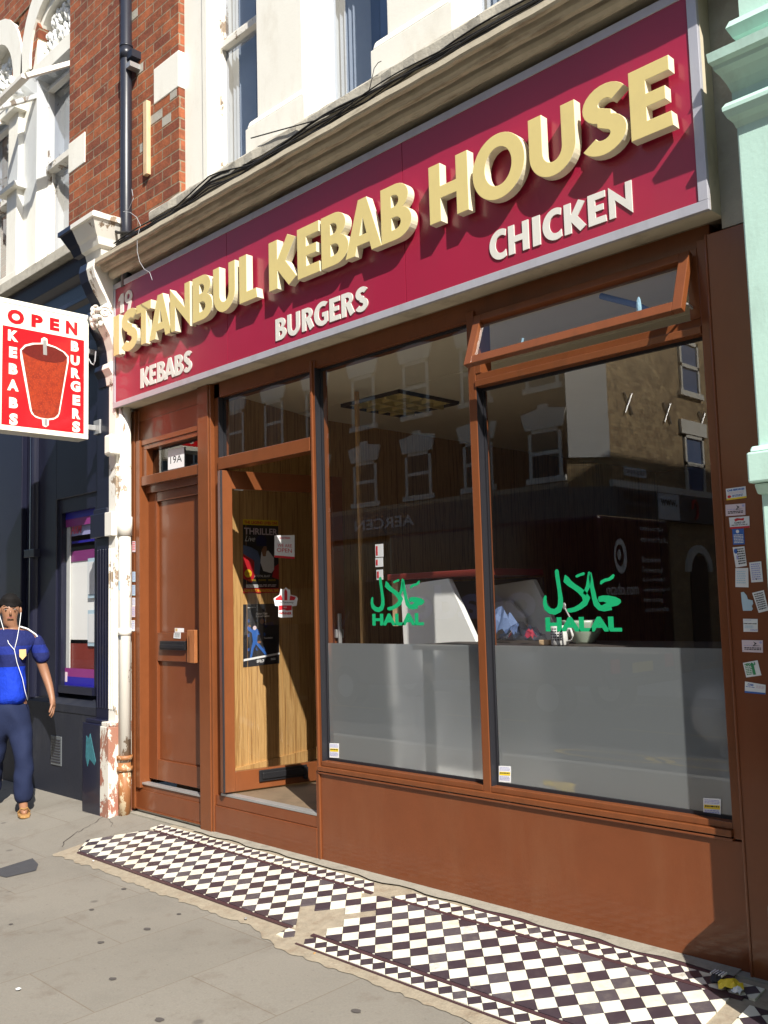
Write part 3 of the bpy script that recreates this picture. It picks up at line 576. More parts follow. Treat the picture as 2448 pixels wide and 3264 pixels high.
LU=Vector((.217,.976,0)); LN=Vector((.976,-.217,0)); LP=Vector((-5.14,-.045,0))
def lf(mb,u0,u1,z0,z1,d0=0,d1=-.045):
    a=[LP+LU*u+LN*d+Vector((0,0,z)) for z in (z0,z1) for u,d in ((u0,d0),(u1,d0),(u1,d1),(u0,d1))]
    return mb.add(a,[(0,1,2,3),(4,5,6,7),(0,1,5,4),(1,2,6,5),(2,3,7,6),(3,0,4,7)])
ml=MB(); lf(ml,0,.085,.275,2.372); lf(ml,.845,.93,.275,2.372); lf(ml,.085,.845,.275,.40,-.001); lf(ml,.085,.845,2.25,2.372,-.001)
DL=ml.build('door','brown2',KB,bevel=.003); tag(DL,'open glazed shop door swung inwards, with low letterbox')
mg=MB(); a=[LP+LU*u-LN*.022+Vector((0,0,z)) for u,z in ((.08,.39),(.85,.39),(.85,2.26),(.08,2.26))]; mg.quad(*a); mg.build('glass','glass',DL)
ml=MB(); lf(ml,.25,.60,.318,.392,.014,0); lf(ml,.27,.58,.335,.375,.024,.014); lf(ml,.575,.60,.30,.38,.03,0); ml.build('letterbox','black',DL,bevel=.003)
ml=MB(); lf(ml,.0,.012,.28,2.37,.006,0); ml.build('door_seal','seal',DL)
ml=MB(); lf(ml,.84,.90,1.23,1.29,.03,0); lf(ml,.85,.875,1.12,1.4,.05,.03); ml.build('handle','metal',DL,bevel=.005)
# shop windows
def pane(name,x0,x1,z0,z1,y=.045,label=None,seal=True,parent=KB):
    s_=MB(); b=.014
    s_.box(x0,x0+b,y-.006,y+.012,z0,z1); s_.box(x1-b,x1,y-.006,y+.012,z0,z1); s_.box(x0+b,x1-b,y-.006,y+.012,z0,z0+b); s_.box(x0+b,x1-b,y-.006,y+.012,z1-b,z1)
    s_.box(x0,x0+.004,.0,y-.006,z0,z1)
    o=s_.build(name,'seal',parent)
    g_=MB(); g_.quad((x0+b,y,z0+b),(x1-b,y,z0+b),(x1-b,y,z1-b),(x0+b,y,z1-b)); g_.build('pane','glass',o)
    if label: tag(o,label)
    return o
W1=pane('display_window',-4.215,-3.013,.562,2.885,label='display window between the open door and the mullion')
W2=pane('display_window',-2.965,-1.752,.562,2.532,label='display window beneath the propped hopper light')
pane('fanlight',-5.22,-4.262,2.468,2.885)
for o,(a,b) in ((W1,(-4.20,-3.028)),(W2,(-2.95,-1.767))):
    f_=MB(); f_.quad((a,.051,.577),(b,.051,.577),(b,.051,1.237),(a,.051,1.237)); f_.build('frosted_film','film',o)
# hopper light hinged at the top, pushed out at the bottom
HX0,HX1=-2.925,-1.765; hinge=Vector((0,-.012,2.872)); ang=math.atan2(.10,.268); hd=Vector((0,-math.sin(ang),-math.cos(ang))); hn=Vector((0,-math.cos(ang),math.sin(ang)))
def hp(mb,x0,x1,a0,a1,d0,d1):
    v=[Vector((x,0,0))+hinge+hd*a+hn*dd for a in (a0,a1) for x,dd in ((x0,d0),(x1,d0),(x1,d1),(x0,d1))]
    return mb.add(v,[(0,1,2,3),(4,5,6,7),(0,1,5,4),(1,2,6,5),(2,3,7,6),(3,0,4,7)])
HL=.286
h_=MB(); hp(h_,HX0,HX0+.045,0,HL,0,.034); hp(h_,HX1-.045,HX1,0,HL,0,.034); hp(h_,HX0+.045,HX1-.045,0,.04,0,.033); hp(h_,HX0+.045,HX1-.045,HL-.045,HL,0,.033)
HO=h_.build('hopper_window','brown2',KB,bevel=.003)
h_=MB(); v=[Vector((x,0,0))+hinge+hd*a+hn*.014 for x,a in ((HX0+.04,.03),(HX1-.04,.03),(HX1-.04,HL-.04),(HX0+.04,HL-.04))]; h_.quad(*v); h_.build('pane','glass',HO)
h_=MB(); h_.tube([(-1.80,-.07,2.66),(-1.79,-.03,2.66),(-1.785,.02,2.64)],.006); h_.build('stay','metal',HO)
rg=onY(*zH(1218,170),-.02); h_=MB(); h_.blob((rg.x,rg.y,rg.z),.012,.012,.045,.2,8,8); tag(h_.build('rag','blueish',None,loc=(rg.x,rg.y,rg.z)),'pale blue rag tied inside the propped hopper light','rag')
h_=MB(); h_.tube([tuple(onY(*zH(a,b),.03)) for a,b in ((965,90),(1200,150),(1290,195))],.014,8); h_.build('window_arm','steelblue',HO)
rg=onY(*zH(440,405),-.02); h_=MB(); h_.tube([tuple(onY(*zH(435,440),-.02)),tuple(onY(*zH(450,368),-.02))],.006,6); h_.build('catch','blueish',HO)
# ------------------------------------------------ interior of the shop
IN=MB()
fl_=MB(); fl_.box(-5.43,-1.62,.06,7,.18,.262); fl_.box(-5.95,-5.43,.12,7,.18,.262); fl_.box(-5.20,-4.27,.045,.12,.15,.2625); fl_.build('floor','floor',KB)
cl=MB(); cl.box(-6.1,-1.62,.10,1.13,3.0,3.05); cl.box(-6.1,-1.62,1.136,7,2.997,3.05); cl.build('ceiling','ceiling',KB)
pw=MB(); pa=[(-5.31,.09),(-5.461,.10),(-5.80,1.36),(-5.80,6.9),(-5.95,6.9),(-5.95,1.3),(-5.62,.11)]
pw.extr([(x,y_,.26) for x,y_ in pa],(0,0,2.74)); pw.build('panelled_wall','veneer',KB)
WN=Vector((1.3,.35,0)).normalized(); WP=Vector((-5.45,.06,0)); WU=Vector((-.35,1.3,0)).normalized()
sk=MB(); a=[WP+WU*u+WN*dd+Vector((0,0,z)) for z in (.262,.345) for u,dd in ((.0,.0),(1.33,.0),(1.33,.018),(0,.018))]; sk.add(a,[(0,1,2,3),(4,5,6,7),(0,1,5,4),(1,2,6,5),(2,3,7,6),(3,0,4,7)])
for u in (.42,.84,1.26): 
    a=[WP+WU*uu+WN*dd+Vector((0,0,z)) for z in (.345,2.99) for uu,dd in ((u,.0),(u+.004,.0),(u+.004,.002),(u,.002))]; sk.add(a,[(0,1,2,3),(4,5,6,7),(0,1,5,4),(1,2,6,5),(2,3,7,6),(3,0,4,7)])
sk.build('skirting','veneer',KB)
iw=MB(); iw.box(-5.95,-1.5,6.9,7.0,.2,3.0); iw.box(-1.68,-1.6,.1,7,.2,3.0); iw.box(-6.36,-6.2,.1,7,.2,3.0); iw.box(-6.3,-5.95,1.5,1.6,.2,3.0); iw.build('inner_wall','intwall',KB)
# ceiling light fitting
CLt=thing('ceiling_light','square louvred ceiling light panel seen through the left display window','ceiling light',(-4.93,1.48,2.99))
c_=MB(); X0,X1,Y0,Y1=-5.25,-4.62,1.15,1.81
c_.box(X0,X1,Y0,Y0+.015,2.97,2.996); c_.box(X0,X1,Y1-.015,Y1,2.97,2.996); c_.box(X0,X0+.015,Y0,Y1,2.97,2.996); c_.box(X1-.015,X1,Y0,Y1,2.97,2.996)
c_.build('frame','dark',CLt)
c_=MB()
for i in range(4): x=X0+.015+(X1-X0-.03)*(i+.5)/4; 
for i in range(1,4): x=X0+(X1-X0)*i/4; c_.box(x-.012,x+.012,Y0+.015,Y1-.015,2.955,2.99)
for j in range(1,5): yy=Y0+(Y1-Y0)*j/5; c_.xz([(0,0)],0,0) if False else c_.box(X0+.015,X1-.015,yy-.004,yy+.004,2.962,2.99)
c_.build('louvre','cream',CLt)
c_=MB(); c_.box(X0+.015,X1-.015,Y0+.015,Y1-.015,2.990,2.9965); c_.build('reflector','yellow' if False else 'cream',CLt)
# counter
CT=thing('serving_counter','white laminate serving counter with sloping ends and dark red top rail','counter',(-4.2,1.3,.26))
def cpoly(pts,y,th,mat,name,fn=None):
    m_=MB(); m_.extr([tuple(onY(*zF(a,b),y)) for a,b in pts],(0,th,0)); return m_.build(name,mat,CT)
m_=MB(); P=[onY(*zF(a,b),.46) for a,b in ((316,190),(490,165),(640,500),(345,505))]; P=[(p.x,p.z) for p in P]
pts=[P[0],P[1],(P[2][0],P[2][1]),(P[2][0]+.25,.27),(P[3][0],.27)]
m_.xz(pts,.46,.50); m_.build('end_panel','counter',CT,bevel=.004)
m_=MB(); P2=[onY(*zF(a,b),.85) for a,b in ((655,190),(800,168),(880,330))]; p2=[(p.x,p.z) for p in P2]
m_.xz([p2[0],p2[1],p2[2],(p2[2][0]+.15,.27),(p2[0][0],.27)],.85,.89); m_.build('end_panel','intwall' if False else 'counter',CT,bevel=.004)
m_=MB(); a=onY(*zF(285,168),.5); b=onY(*zF(815,165),.88); m_.box(a.x,b.x,.46,.95,a.z-.008,a.z+.03); m_.build('top_rail','redtrim',CT,bevel=.004)
m_=MB(); m_.box(a.x,b.x,.93,.95,.27,a.z-.02); m_.build('back_panel','intwall',CT)
m_=MB(); m_.box(P[0].x-.10 if False else a.x+.0,a.x+.05,.50,.90,1.32,a.z-.01); m_.build('edge_post','timber',CT)
# window table and the things on it
TB=thing('window_table','dark table top close behind the frosted film of the right window','table',(-2.3,.35,.262))
m_=MB(); m_.box(-3.55,-1.72,.10,.72,1.205,1.232); m_.build('table_top','dark',TB,bevel=.004)
for x in (-3.5,-1.8): 
    for yy in (.14,.66): m_=MB(); m_.box(x,x+.05,yy,yy+.05,.262,1.205); m_.build('leg','dark',TB)
m_=MB(); m_.box(-2.5,-1.85,.06,.14,.62,1.0); 
mc=onY(*zH2(745,1005),.2); MG=thing('mug','white printed mug standing in front of the bowl behind the right window','mug',(mc.x,.2,1.233))
m_=MB(); r=.042; m_.lathe((mc.x,.2,1.233),[(r*.9,0),(r,.006),(r,.095),(r-.004,.095),(r-.004,.008),(.001,.008)],24); m_.build('body','mugw',MG,smooth=True)
m_=MB(); m_.tube([(mc.x+r*.9,.2,1.233+.018),(mc.x+r+.028,.2,1.233+.022),(mc.x+r+.034,.2,1.233+.05),(mc.x+r+.024,.2,1.233+.078),(mc.x+r*.9,.2,1.233+.08)],.006); m_.build('handle','mugw',MG,smooth=True)
m_=MB()
for i in range(5):
    for k in range(7):
        a0=R_(200+k*18);a1=a0+R_(12); z=1.233+.025+i*.013; m_.quad(*[(mc.x+(r+.0006)*math.cos(t),.2+(r+.0006)*math.sin(t),zz) for t,zz in ((a0,z),(a1,z),(a1,z+.006),(a0,z+.006))])
m_.build('print','ink',MG)
bc=onY(*zH2(1000,1000),.42); m_=MB(); m_.lathe((bc.x,.42,1.233),[(.05,0),(.055,.01),(.085,.05),(.105,.10),(.108,.115),(.102,.115),(.08,.05),(.04,.015),(.001,.013)],28)
BW=m_.build('bowl','bowl',None,smooth=True,loc=(bc.x,.42,1.233)); tag(BW,'pale green bowl beside the mug, under the right halal lettering','bowl')
m_=MB(); m_.tube([(bc.x-.02,.42,1.26),(bc.x-.09,.40,1.41)],.005); m_.blob((bc.x-.095,.40,1.42),.012,.006,.018); tag(m_.build('spoon','metal',None,loc=(bc.x,.42,1.26)),'spoon handle leaning up out of the pale green bowl','spoon')
pb=onY(*zH2(350,960),.25); tag(crumple((pb.x,.25,1.235),.12,.05,.085,12,9,11,.1).build('plastic_bag','plastic',None,loc=(pb.x,.25,1.235)),'crumpled clear plastic bag on the table left of the mug','bag')
cb_=onY(*zH2(140,840),.40); tag(crumple((cb_.x,.40,1.235),.09,.05,.14,9,7,17,.2).build('folded_cloths','lilac' if False else 'steelblue',None,loc=(cb_.x,.4,1.235)),'heap of folded blue cloths at the left end of the window table','cloths')
rb=onY(*zH2(430,870),.33); tag(crumple((rb.x,.33,1.25),.03,.02,.05,6,5,21).build('red_packet','inkred',None,loc=(rb.x,.33,1.25)),'small red packet behind the clear plastic bag','packet')
bx=onY(*zH2(600,1010),.22); m_=MB(); m_.box(bx.x-.03,bx.x+.03,.2,.25,1.233,1.258); tag(m_.build('brown_box','timber',None,bevel=.003,loc=(bx.x,.22,1.233)),'small brown box between the plastic bag and the mug','box')
# white chair back behind the mullion
WCp=onY(*zF(585,360),.7); WC=thing('moulded_chair','white moulded chair whose rounded back shows beside the mullion','chair',(WCp.x,.8,.262))
m_=MB(); m_.xz([(WCp.x-.05,.7)]+[(WCp.x-.05,1.38),(WCp.x,1.45),(WCp.x+.2,1.46),(WCp.x+.3,1.36),(WCp.x+.33,.7)],.80,.83); m_.build('backrest','mugw',WC,bevel=.01)
m_=MB(); m_.box(WCp.x-.06,WCp.x+.34,.80,1.2,.68,.72); m_.build('seat','mugw',WC,bevel=.01)
for dx in (-.04,.3):
    for dy in (.82,1.16): m_=MB(); m_.tube([(WCp.x+dx,dy,.262),(WCp.x+dx,dy,.69)],.014); m_.build('leg','metal',WC)
yp=onY(*zT(515,210),.075); m_=MB(); m_.box(yp.x-.10,yp.x+.07,.062,.085,.585,.612); m_.box(yp.x-.03,yp.x+.07,.064,.083,.57,.60); tag(m_.build('yellow_spirit_level','yellow',None,bevel=.006,loc=(yp.x,.07,.58)),'yellow plastic tool lying on the sill behind the right frosted film','tool')
m_=MB(); P=onY(2240,2330,.14); m_.blob((P.x+.05,.28,.95),.14,.08,.14,0,20,14); m_.tube([(P.x+.05,.28,.27),(P.x+.05,.28,.85)],.02); tag(m_.build('white_stool','mugw',None,smooth=True,loc=(P.x,.28,.262)),'round white stool seat blurred behind the film at the right end','stool')
# notices on the post inside the left window
for i,(a,b,c,d_) in enumerate(((352,-60,436,95),(352,98,434,208),(365,235,434,355))):
    zq=Zm(1100,1750,.27728); p0=onY(*zq(a,d_),.12); p1=onY(*zq(c,b),.12)
    m_=MB(); m_.box(p0.x,p1.x,.118,.121,p0.z,p1.z); o=m_.build('window_notice','paper',None,loc=(p0.x,.12,p0.z))
    tag(o,('upper white leaflet with red print hanging behind the left window','middle plain leaflet hanging behind the left window','lowest small round-badge notice behind the left window')[i],'notice')
    m_=MB(); m_.box(p0.x+.006,p0.x+.02,.1165,.1175,p0.z+.01,p1.z-.01); m_.build('print','inkred',o)
xp_=onY(1146,1800,.9).x; m_=MB(); m_.box(xp_-.012,xp_+.014,.9,.925,.26,2.98); tag(m_.build('display_post','veneer',None,bevel=.003,loc=(xp_,.92,.262)),'thin dark timber post standing behind the left display window','post')
# =====================================================================================
# FASCIA SIGN
# =====================================================================================
SX0,SX1,SZ0,SZ1,SY=-6.385,-1.622,2.985,3.948,-.14
FS=thing('fascia_sign','long crimson shop sign with raised cream ISTANBUL KEBAB HOUSE letters','shop sign',(-4,0,SZ0))
m_=MB(); m_.box(SX0+.003,SX1-.003,SY+.006,-.004,SZ0+.003,SZ1-.003); m_.build('casing','signbox',FS,bevel=.003)
m_=MB(); t=.042
m_.box(SX0,SX1,SY-.006,SY+.016,SZ0,SZ0+t); m_.box(SX0,SX1,SY-.006,SY+.016,SZ1-t,SZ1); m_.box(SX0,SX0+t*.7,SY-.006,SY+.016,SZ0+t,SZ1-t); m_.box(SX1-t,SX1,SY-.006,SY+.016,SZ0+t,SZ1-t)
m_.build('frame','alu',FS,bevel=.002)
xs=[SX0+.028,-4.905,-3.30,SX1-.04]
for a,b in zip(xs,xs[1:]): m_=MB(); m_.box(a+.0022,b-.0022,SY,SY+.005,SZ0+.04,SZ1-.04); m_.build('panel','red',FS)
LY0,LY1=SY-.02,SY-.066
def big(word,ext,zf,z0=3.352,z1=3.655):
    for ch,(l,r) in zip(word,ext):
        a=onY(*zf(*l),LY1).x; b=onY(*zf(*r),LY1).x
        dz=.006 if ch in 'OSU' else 0
        letter('letter',ch,a,b,z0-dz*0,z1,LY0,LY1,['cream','creamlit'],FS,.002)
big('I',[((172,800),(222,800))],zB); big('STANBUL',[((243,760),(385,760)),((372,530),(502,490)),((487,790),(684,740)),((670,560),(848,650)),((869,450),(1045,540)),((1050,350),(1245,400)),((1280,300),(1442,430))],zB)
big('KEBAB',[((55,1000),(338,1085)),((345,900),(577,985)),((588,780),(866,760)),((835,905),(1205,750)),((1195,500),(1510,560))],zK)
big('HOU',[((160,1200),(456,1150)),((489,1080),(884,950)),((913,850),(1268,780))],zA); big('S',[((452,650),(745,740))],z3); big('E',[((762,600),(1043,665))],z3)
m_=MB()
for x,z in ((-6.2,3.5),(-5.5,3.5),(-4.4,3.5),(-3.6,3.5),(-2.9,3.5),(-2.1,3.5)): pass
def small(word,ext,zf,z0,z1):
    for ch,(l,r) in zip(word,ext):
        a=onY(*zf(*l),SY-.012).x; b=onY(*zf(*r),SY-.012).x
        letter('letter',ch,a,b,z0,z1,SY-.001,SY-.006,['whiteletter','whiteletter'],FS)
def zz(zf,p): return onY(*zf(*p),SY-.012).z
small('CHICKEN',[((86,830),(255,900)),((275,780),(475,700)),((515,680),(590,650)),((615,620),(805,600)),((830,550),(1050,580)),((1068,450),(1252,500)),((1275,370),(1506,300))],zC,zz(zC,(280,918)),zz(zC,(275,630)))
small('BURGERS',[((147,1050),(286,1000)),((303,950),(466,930)),((495,920),(652,1000)),((655,820),(838,850)),((860,780),(1003,830)),((1018,720),(1190,780)),((1203,650),(1366,650))],zU,zz(zU,(155,1190)),zz(zU,(148,905)))
small('KEBABS',[((400,1130),(480,1180)),((480,1090),(537,1080)),((547,1070),(617,1050)),((608,1120),(707,1090)),((702,1020),(777,1000)),((780,980),(852,960))],zB,zz(zB,(402,1210)),zz(zB,(400,1040)))
small('19',[((208,470),(252,460)),((262,430),(327,420))],zB,zz(zB,(245,540)),zz(zB,(238,375)))
# =====================================================================================
# PROJECTING SIGN
# =====================================================================================
PX=-6.60; py0,py1,pz0,pz1=-.925,-.240,2.775,3.738
PS=thing('projecting_sign','box sign at right angles to the wall reading OPEN KEBABS BURGERS around a doner drawing','projecting sign',(PX-.07,-.6,pz0))
m_=MB(); m_.box(PX-.15,PX-.004,py0,py1,pz0,pz1); m_.build('casing','signbox',PS,bevel=.006)
m_=MB(); t=.03
m_.box(PX-.155,PX+.004,py0-.004,py1+.004,pz0-.004,pz0+t); m_.box(PX-.155,PX+.004,py0-.004,py1+.004,pz1-t,pz1+.004); m_.box(PX-.155,PX+.004,py0-.004,py0+t*.6,pz0+t,pz1-t); m_.box(PX-.155,PX+.004,py1-t,py1+.004,pz0+t,pz1-t)
m_.build('frame','signwhite',PS,bevel=.003)
m_=MB(); m_.box(PX-.003,PX,py0+.01,py1-.025,pz0+.025,pz1-.025); m_.build('face_panel','signwhite',PS)
P=[onX(*zO(a,b),PX) for a,b in ((30,505),(988,680),(1003,1805),(38,1705))]
ry0,ry1=max(P[0].y,py0+.02),P[1].y; rz0=pz0+.035; rz1=(P[0].z+P[1].z)/2
m_=MB(); m_.box(PX-.001,PX+.0015,ry0,ry1,rz0,rz1); m_.build('red_field','signred',PS)
def facetext(s,a,b,c,d_,mat,bold=.03):
    p=onX(*zO(a,b),PX); q=onX(*zO(c,d_),PX); text('lettering',s,(PX+.0025,p.y,min(p.z,q.z)),(0,1,0),(0,0,1),abs(q.z-p.z),mat,PS,bold,.0004,abs(q.y-p.y))
def yy(a,b): return onX(*zO(a,b),PX).y
def zv(a,b): return onX(*zO(a,b),PX).z
def ftx(s,yl,yr,z0_,z1_,mat,bold=.06): text('lettering',s,(PX+.0025,yl,z0_),(0,1,0),(0,0,1),z1_-z0_,mat,PS,bold,.0004,yr-yl)
for ch,(l,r,t0,b0) in zip('OPEN',(((85,410),(283,410),(185,322),(185,492)),((366,445),(503,430),(366,370),(366,520)),((583,490),(697,500),(583,412),(583,557)),((771,520),(908,560),(771,448),(771,600)))):
    ftx(ch,yy(*l),yy(*r),zv(*b0),zv(*t0),'signred')
for ch,(l,r,t0,b0) in zip('KEBABS',(((92,620),(213,640),(95,553),(95,683)),((105,820),(200,820),(105,752),(105,880)),((102,1010),(205,1010),(102,947),(102,1075)),((83,1220),(218,1220),(150,1143),(150,1275)),((105,1410),(208,1410),(105,1347),(105,1473)),((107,1610),(207,1610),(157,1540),(157,1680)))):
    ftx(ch,yy(*l),yy(*r),zv(*b0),zv(*t0),'signwhite')
for ch,(l,r,t0,b0) in zip('BURGERS',(((832,740),(923,750),(832,685),(832,805)),((828,910),(932,910),(828,852),(828,968)),((834,1060),(938,1060),(834,1003),(834,1120)),((828,1220),(942,1220),(885,1160),(885,1285)),((852,1380),(940,1380),(852,1320),(852,1440)),((847,1540),(943,1540),(847,1478),(847,1600)),((847,1700),(940,1700),(893,1635),(893,1762)))):
    ftx(ch,yy(*l),yy(*r),zv(*b0),zv(*t0),'signwhite')
def facepoly(pts,off,mat,name,sc=1.0):
    m=MB(); Q=[onX(*zO(a,b),PX) for a,b in pts]; cy=sum(p.y for p in Q)/len(Q); cz=sum(p.z for p in Q)/len(Q)
    Q=[(PX+off,cy+(p.y-cy)*sc,cz+(p.z-cz)*sc) for p in Q]; m.extr(Q,(.0004,0,0)); return m.build(name,mat,PS)
cone=[(235,790),(290,735),(380,712),(480,712),(485,660),(520,645),(555,665),(558,722),(660,760),(760,820),(806,870),(806,930),(700,1540),(680,1585),(630,1612),(572,1620),(570,1680),(535,1702),(500,1685),(492,1610),(420,1590),(370,1545),(350,1500),(240,900)]
facepoly(cone,.002,'signwhite','doner_outline')
cone2=[(252,800),(310,752),(400,730),(500,728),(640,768),(740,822),(787,880),(786,940),(685,1545),(640,1590),(560,1603),(470,1590),(400,1560),(372,1510)]
facepoly(cone2,.0028,'meat','doner_drawing')
facepoly([(255,800),(300,755),(400,732),(500,730),(640,768),(740,822),(785,890),(740,935),(640,948),(480,925),(340,870),(280,830)],.0035,'meatdark','doner_top')
facepoly([(502,680),(545,682),(550,858),(505,850)],.0042,'metal','spit'); facepoly([(517,1605),(552,1608),(552,1685),(518,1680)],.0042,'metal','spit')
m_=MB(); m_.box(PX-.09,PX-.06,py1,-.12,3.46,3.50); m_.build('bracket','metal',PS,bevel=.003); m_=MB(); m_.box(PX-.09,PX-.06,py1,-.14,2.86,2.90); m_.box(PX-.10,PX+.0,-.14,-.105,2.83,2.94); m_.build('bracket','metal',PS,bevel=.003)
# =====================================================================================
# PARTY PILASTER, PIPES, ALARM BOX
# =====================================================================================
PP=thing('console_pilaster','fluted pilaster painted navy and flaking white, crowned by a scrolled console, between the two shops','pilaster',(-6.55,-.1,0))
m_=MB(); m_.box(-6.66,-6.475,-.13,.2,.62,3.35); m_.box(-6.70,-6.47,-.165,.2,2.02,2.2); m_.box(-6.68,-6.47,-.15,.2,2.2,2.24)
for i in range(4): x=-6.645+i*.042; m_.box(x,x+.016,-.139,-.13,.74,1.93)
m_.box(-6.76,-6.49,-.19,.2,-.1,.63); m_.box(-6.74,-6.49,-.175,.2,.63,.66); m_.build('navy_half','navy',PP,bevel=.004)
m_=MB(); m_.box(-6.474,-6.365,-.131,.2,.64,3.2); m_.box(-6.469,-6.36,-.168,.2,2.02,2.2)
for i in range(3): x=-6.462+i*.034; m_.box(x,x+.014,-.140,-.131,.74,1.93)
m_.build('white_half','peelwhite',PP,bevel=.004)
m_=MB(); m_.box(-6.489,-6.36,-.191,.2,-.1,.62); m_.box(-6.488,-6.36,-.18,.2,.62,.65); m_.build('base','peelbase',PP,bevel=.006)
m_=MB(); a=onY(275,2345,-.192); b=onY(305,2440,-.192); m_.xz([(a.x,a.z),(a.x+.03,a.z-.02),(a.x+.06,a.z+.02),(b.x,b.z+.03),(b.x-.02,b.z),(a.x+.05,b.z+.04),(a.x+.02,b.z-.02),(a.x-.01,b.z+.05)],-.1925,-.19); m_.build('teal_paint_patch',paint('teal_old_paint',(.03,.14,.17),.6,.5,40,.2),PP)
# corbel / console
def console(x0,x1,mat,name,y0=0.1):
    m=MB(); pr=[(y0,4.12),(-.30,4.12),(-.31,4.06),(-.29,3.98),(-.25,3.9),(-.21,3.84),(-.19,3.80),(-.24,3.76),(-.25,3.70),(-.22,3.63),(-.17,3.55),(-.14,3.45),(-.13,3.36),(-.17,3.34),(-.18,3.30),(-.15,3.25),(-.14,3.18),(y0,3.18)]
    m.profx(pr,x0,x1); return m.build(name,mat,PP,bevel=.004)
console(-6.62,-6.50,'navy','console_navy'); console(-6.498,-6.385,'peelwhite','console_white')
m_=MB(); sp=[(.055*math.exp(-.12*t)*math.cos(t)-.215,3.72+.055*math.exp(-.12*t)*math.sin(t)) for t in [i*.45 for i in range(26)]]
m_.tube([(-6.383,a,b) for a,b in sp],.006,6); m_.build('scroll','peelwhite',PP,smooth=True)
m_=MB(); rnd=random.Random(9)
for i in range(26): m_.blob((-6.44+rnd.uniform(-.05,.05),-.245+rnd.uniform(-.03,.01),3.70+rnd.uniform(-.08,.07)),rnd.uniform(.012,.028),.02,rnd.uniform(.015,.035),.15,8,6)
m_.build('acanthus','peelwhite',PP,smooth=True)
def cap(x0,x1,xo0,xo1,mat,name):
    m=MB(); st=[(4.12,.20,0),(4.15,.215,.01),(4.165,.235,.02),(4.22,.25,.035),(4.235,.28,.06),(4.29,.30,.075),(4.31,.315,.085),(4.36,.34,.11),(4.40,.36,.13),(4.405,.375,.145),(4.44,.375,.145),(4.46,.35,.12)]
    n=len(st)
    for (za,ya,xa),(zb,yb,xb) in zip(st,st[1:]):
        A=[(x0-xa*xo0,.1,za),(x0-xa*xo0,-ya,za),(x1+xa*xo1,-ya,za),(x1+xa*xo1,.1,za)]; B=[(x0-xb*xo0,.1,zb),(x0-xb*xo0,-yb,zb),(x1+xb*xo1,-yb,zb),(x1+xb*xo1,.1,zb)]
        m.add(A+B,[(0,1,5,4),(1,2,6,5),(2,3,7,6)])
    xb=st[-1][2]; yb=st[-1][1]; m.quad((x0-xb*xo0,.1,4.46),(x0-xb*xo0,-yb,4.46),(x1+xb*xo1,-yb,4.46),(x1+xb*xo1,.1,4.46)); return m.build(name,mat,PP)
cap(-6.70,-6.63,1,0,'navy','cap_navy'); cap(-6.63,-6.42,0,1,'peelwhite','cap_white')
DP=MB(); DP.tube([(-6.245,-.11,3.9),(-6.25,-.11,4.4),(-6.25,-.11,8.2)],.043,16)
for z in (5.80,): DP.tube([(-6.25,-.11,z-.07),(-6.25,-.11,z+.02)],.050,16); DP.tube([(-6.25,-.11,z+.02),(-6.25,-.11,z+.035)],.053,16)
o=DP.build('drainpipe','iron',None,smooth=True,loc=(-6.25,-.11,3.9)); tag(o,'black plastic drainpipe running up the red brickwork','drainpipe')
m_=MB(); m_.box(-6.20,-6.14,-.14,-.05,5.62,5.66); m_.build('pipe_clip','metal',o); m_=MB(); m_.box(-6.21,-6.13,-.13,-.05,5.70,5.76); m_.build('pipe_clip','iron',o)
WPp=MB(); WPp.tube([(-6.335,-.075,.36),(-6.335,-.075,3.0)],.046,16); WPp.tube([(-6.335,-.075,2.02),(-6.335,-.075,2.16)],.056,16)
WPp.tube([(-6.335,-.075,1.28),(-6.335,-.075,1.33)],.051,16)
o=WPp.build('white_downpipe','peelwhite',None,smooth=True,loc=(-6.335,-.075,0)); tag(o,'flaking white downpipe beside the house door','downpipe')
m_=MB(); m_.tube([(-6.335,-.075,-.02),(-6.335,-.075,.36)],.046,16); m_.tube([(-6.335,-.075,.30),(-6.335,-.075,.33)],.058,16); m_.tube([(-6.335,-.075,.38),(-6.335,-.075,.41)],.058,16)
m_.build('rusty_foot',peeling('rusty_flaking_cream_paint',(.62,.50,.33),(.40,.17,.05),.47,under2=(.22,.09,.04),scale=8),o,smooth=True)
ab=onY(*zO(1285,1905),-.2); AB=MB(); AB.box(ab.x-.055,ab.x+.045,-.215,-.13,ab.z-.075,ab.z+.075); o=AB.build('alarm_box','white',None,bevel=.014,loc=(ab.x,-.17,ab.z)); tag(o,'small cream-white alarm box fixed to the pilaster below the projecting sign','alarm box')
m_=MB(); m_.tube([(ab.x-.06,-.17,ab.z-.05),(ab.x-.09,-.18,ab.z-.03),(ab.x-.095,-.18,ab.z-.06),(ab.x-.07,-.17,ab.z-.075)],.006); m_.build('conduit','white',o)
m_=MB(); m_.tube([tuple(onY(*zO(*p),-.22)) for p in ((1045,900),(1070,950),(1100,970),(1115,930),(1125,810))],.005,6); o=m_.build('wire_hook','greywire',None,loc=tuple(onY(*zO(1045,900),-.22))); tag(o,'bent grey wire hook hanging beside the projecting sign','wire')
bt=MB(); a=onY(*z1(957,662),-.07); bt.box(a.x-.055,a.x+.0,-.085,-.05,4.72,5.30); o=bt.build('timber_batten','timber',None,bevel=.003,loc=(a.x,-.07,4.72)); tag(o,'short pale timber batten fixed upright on the red brickwork','batten')
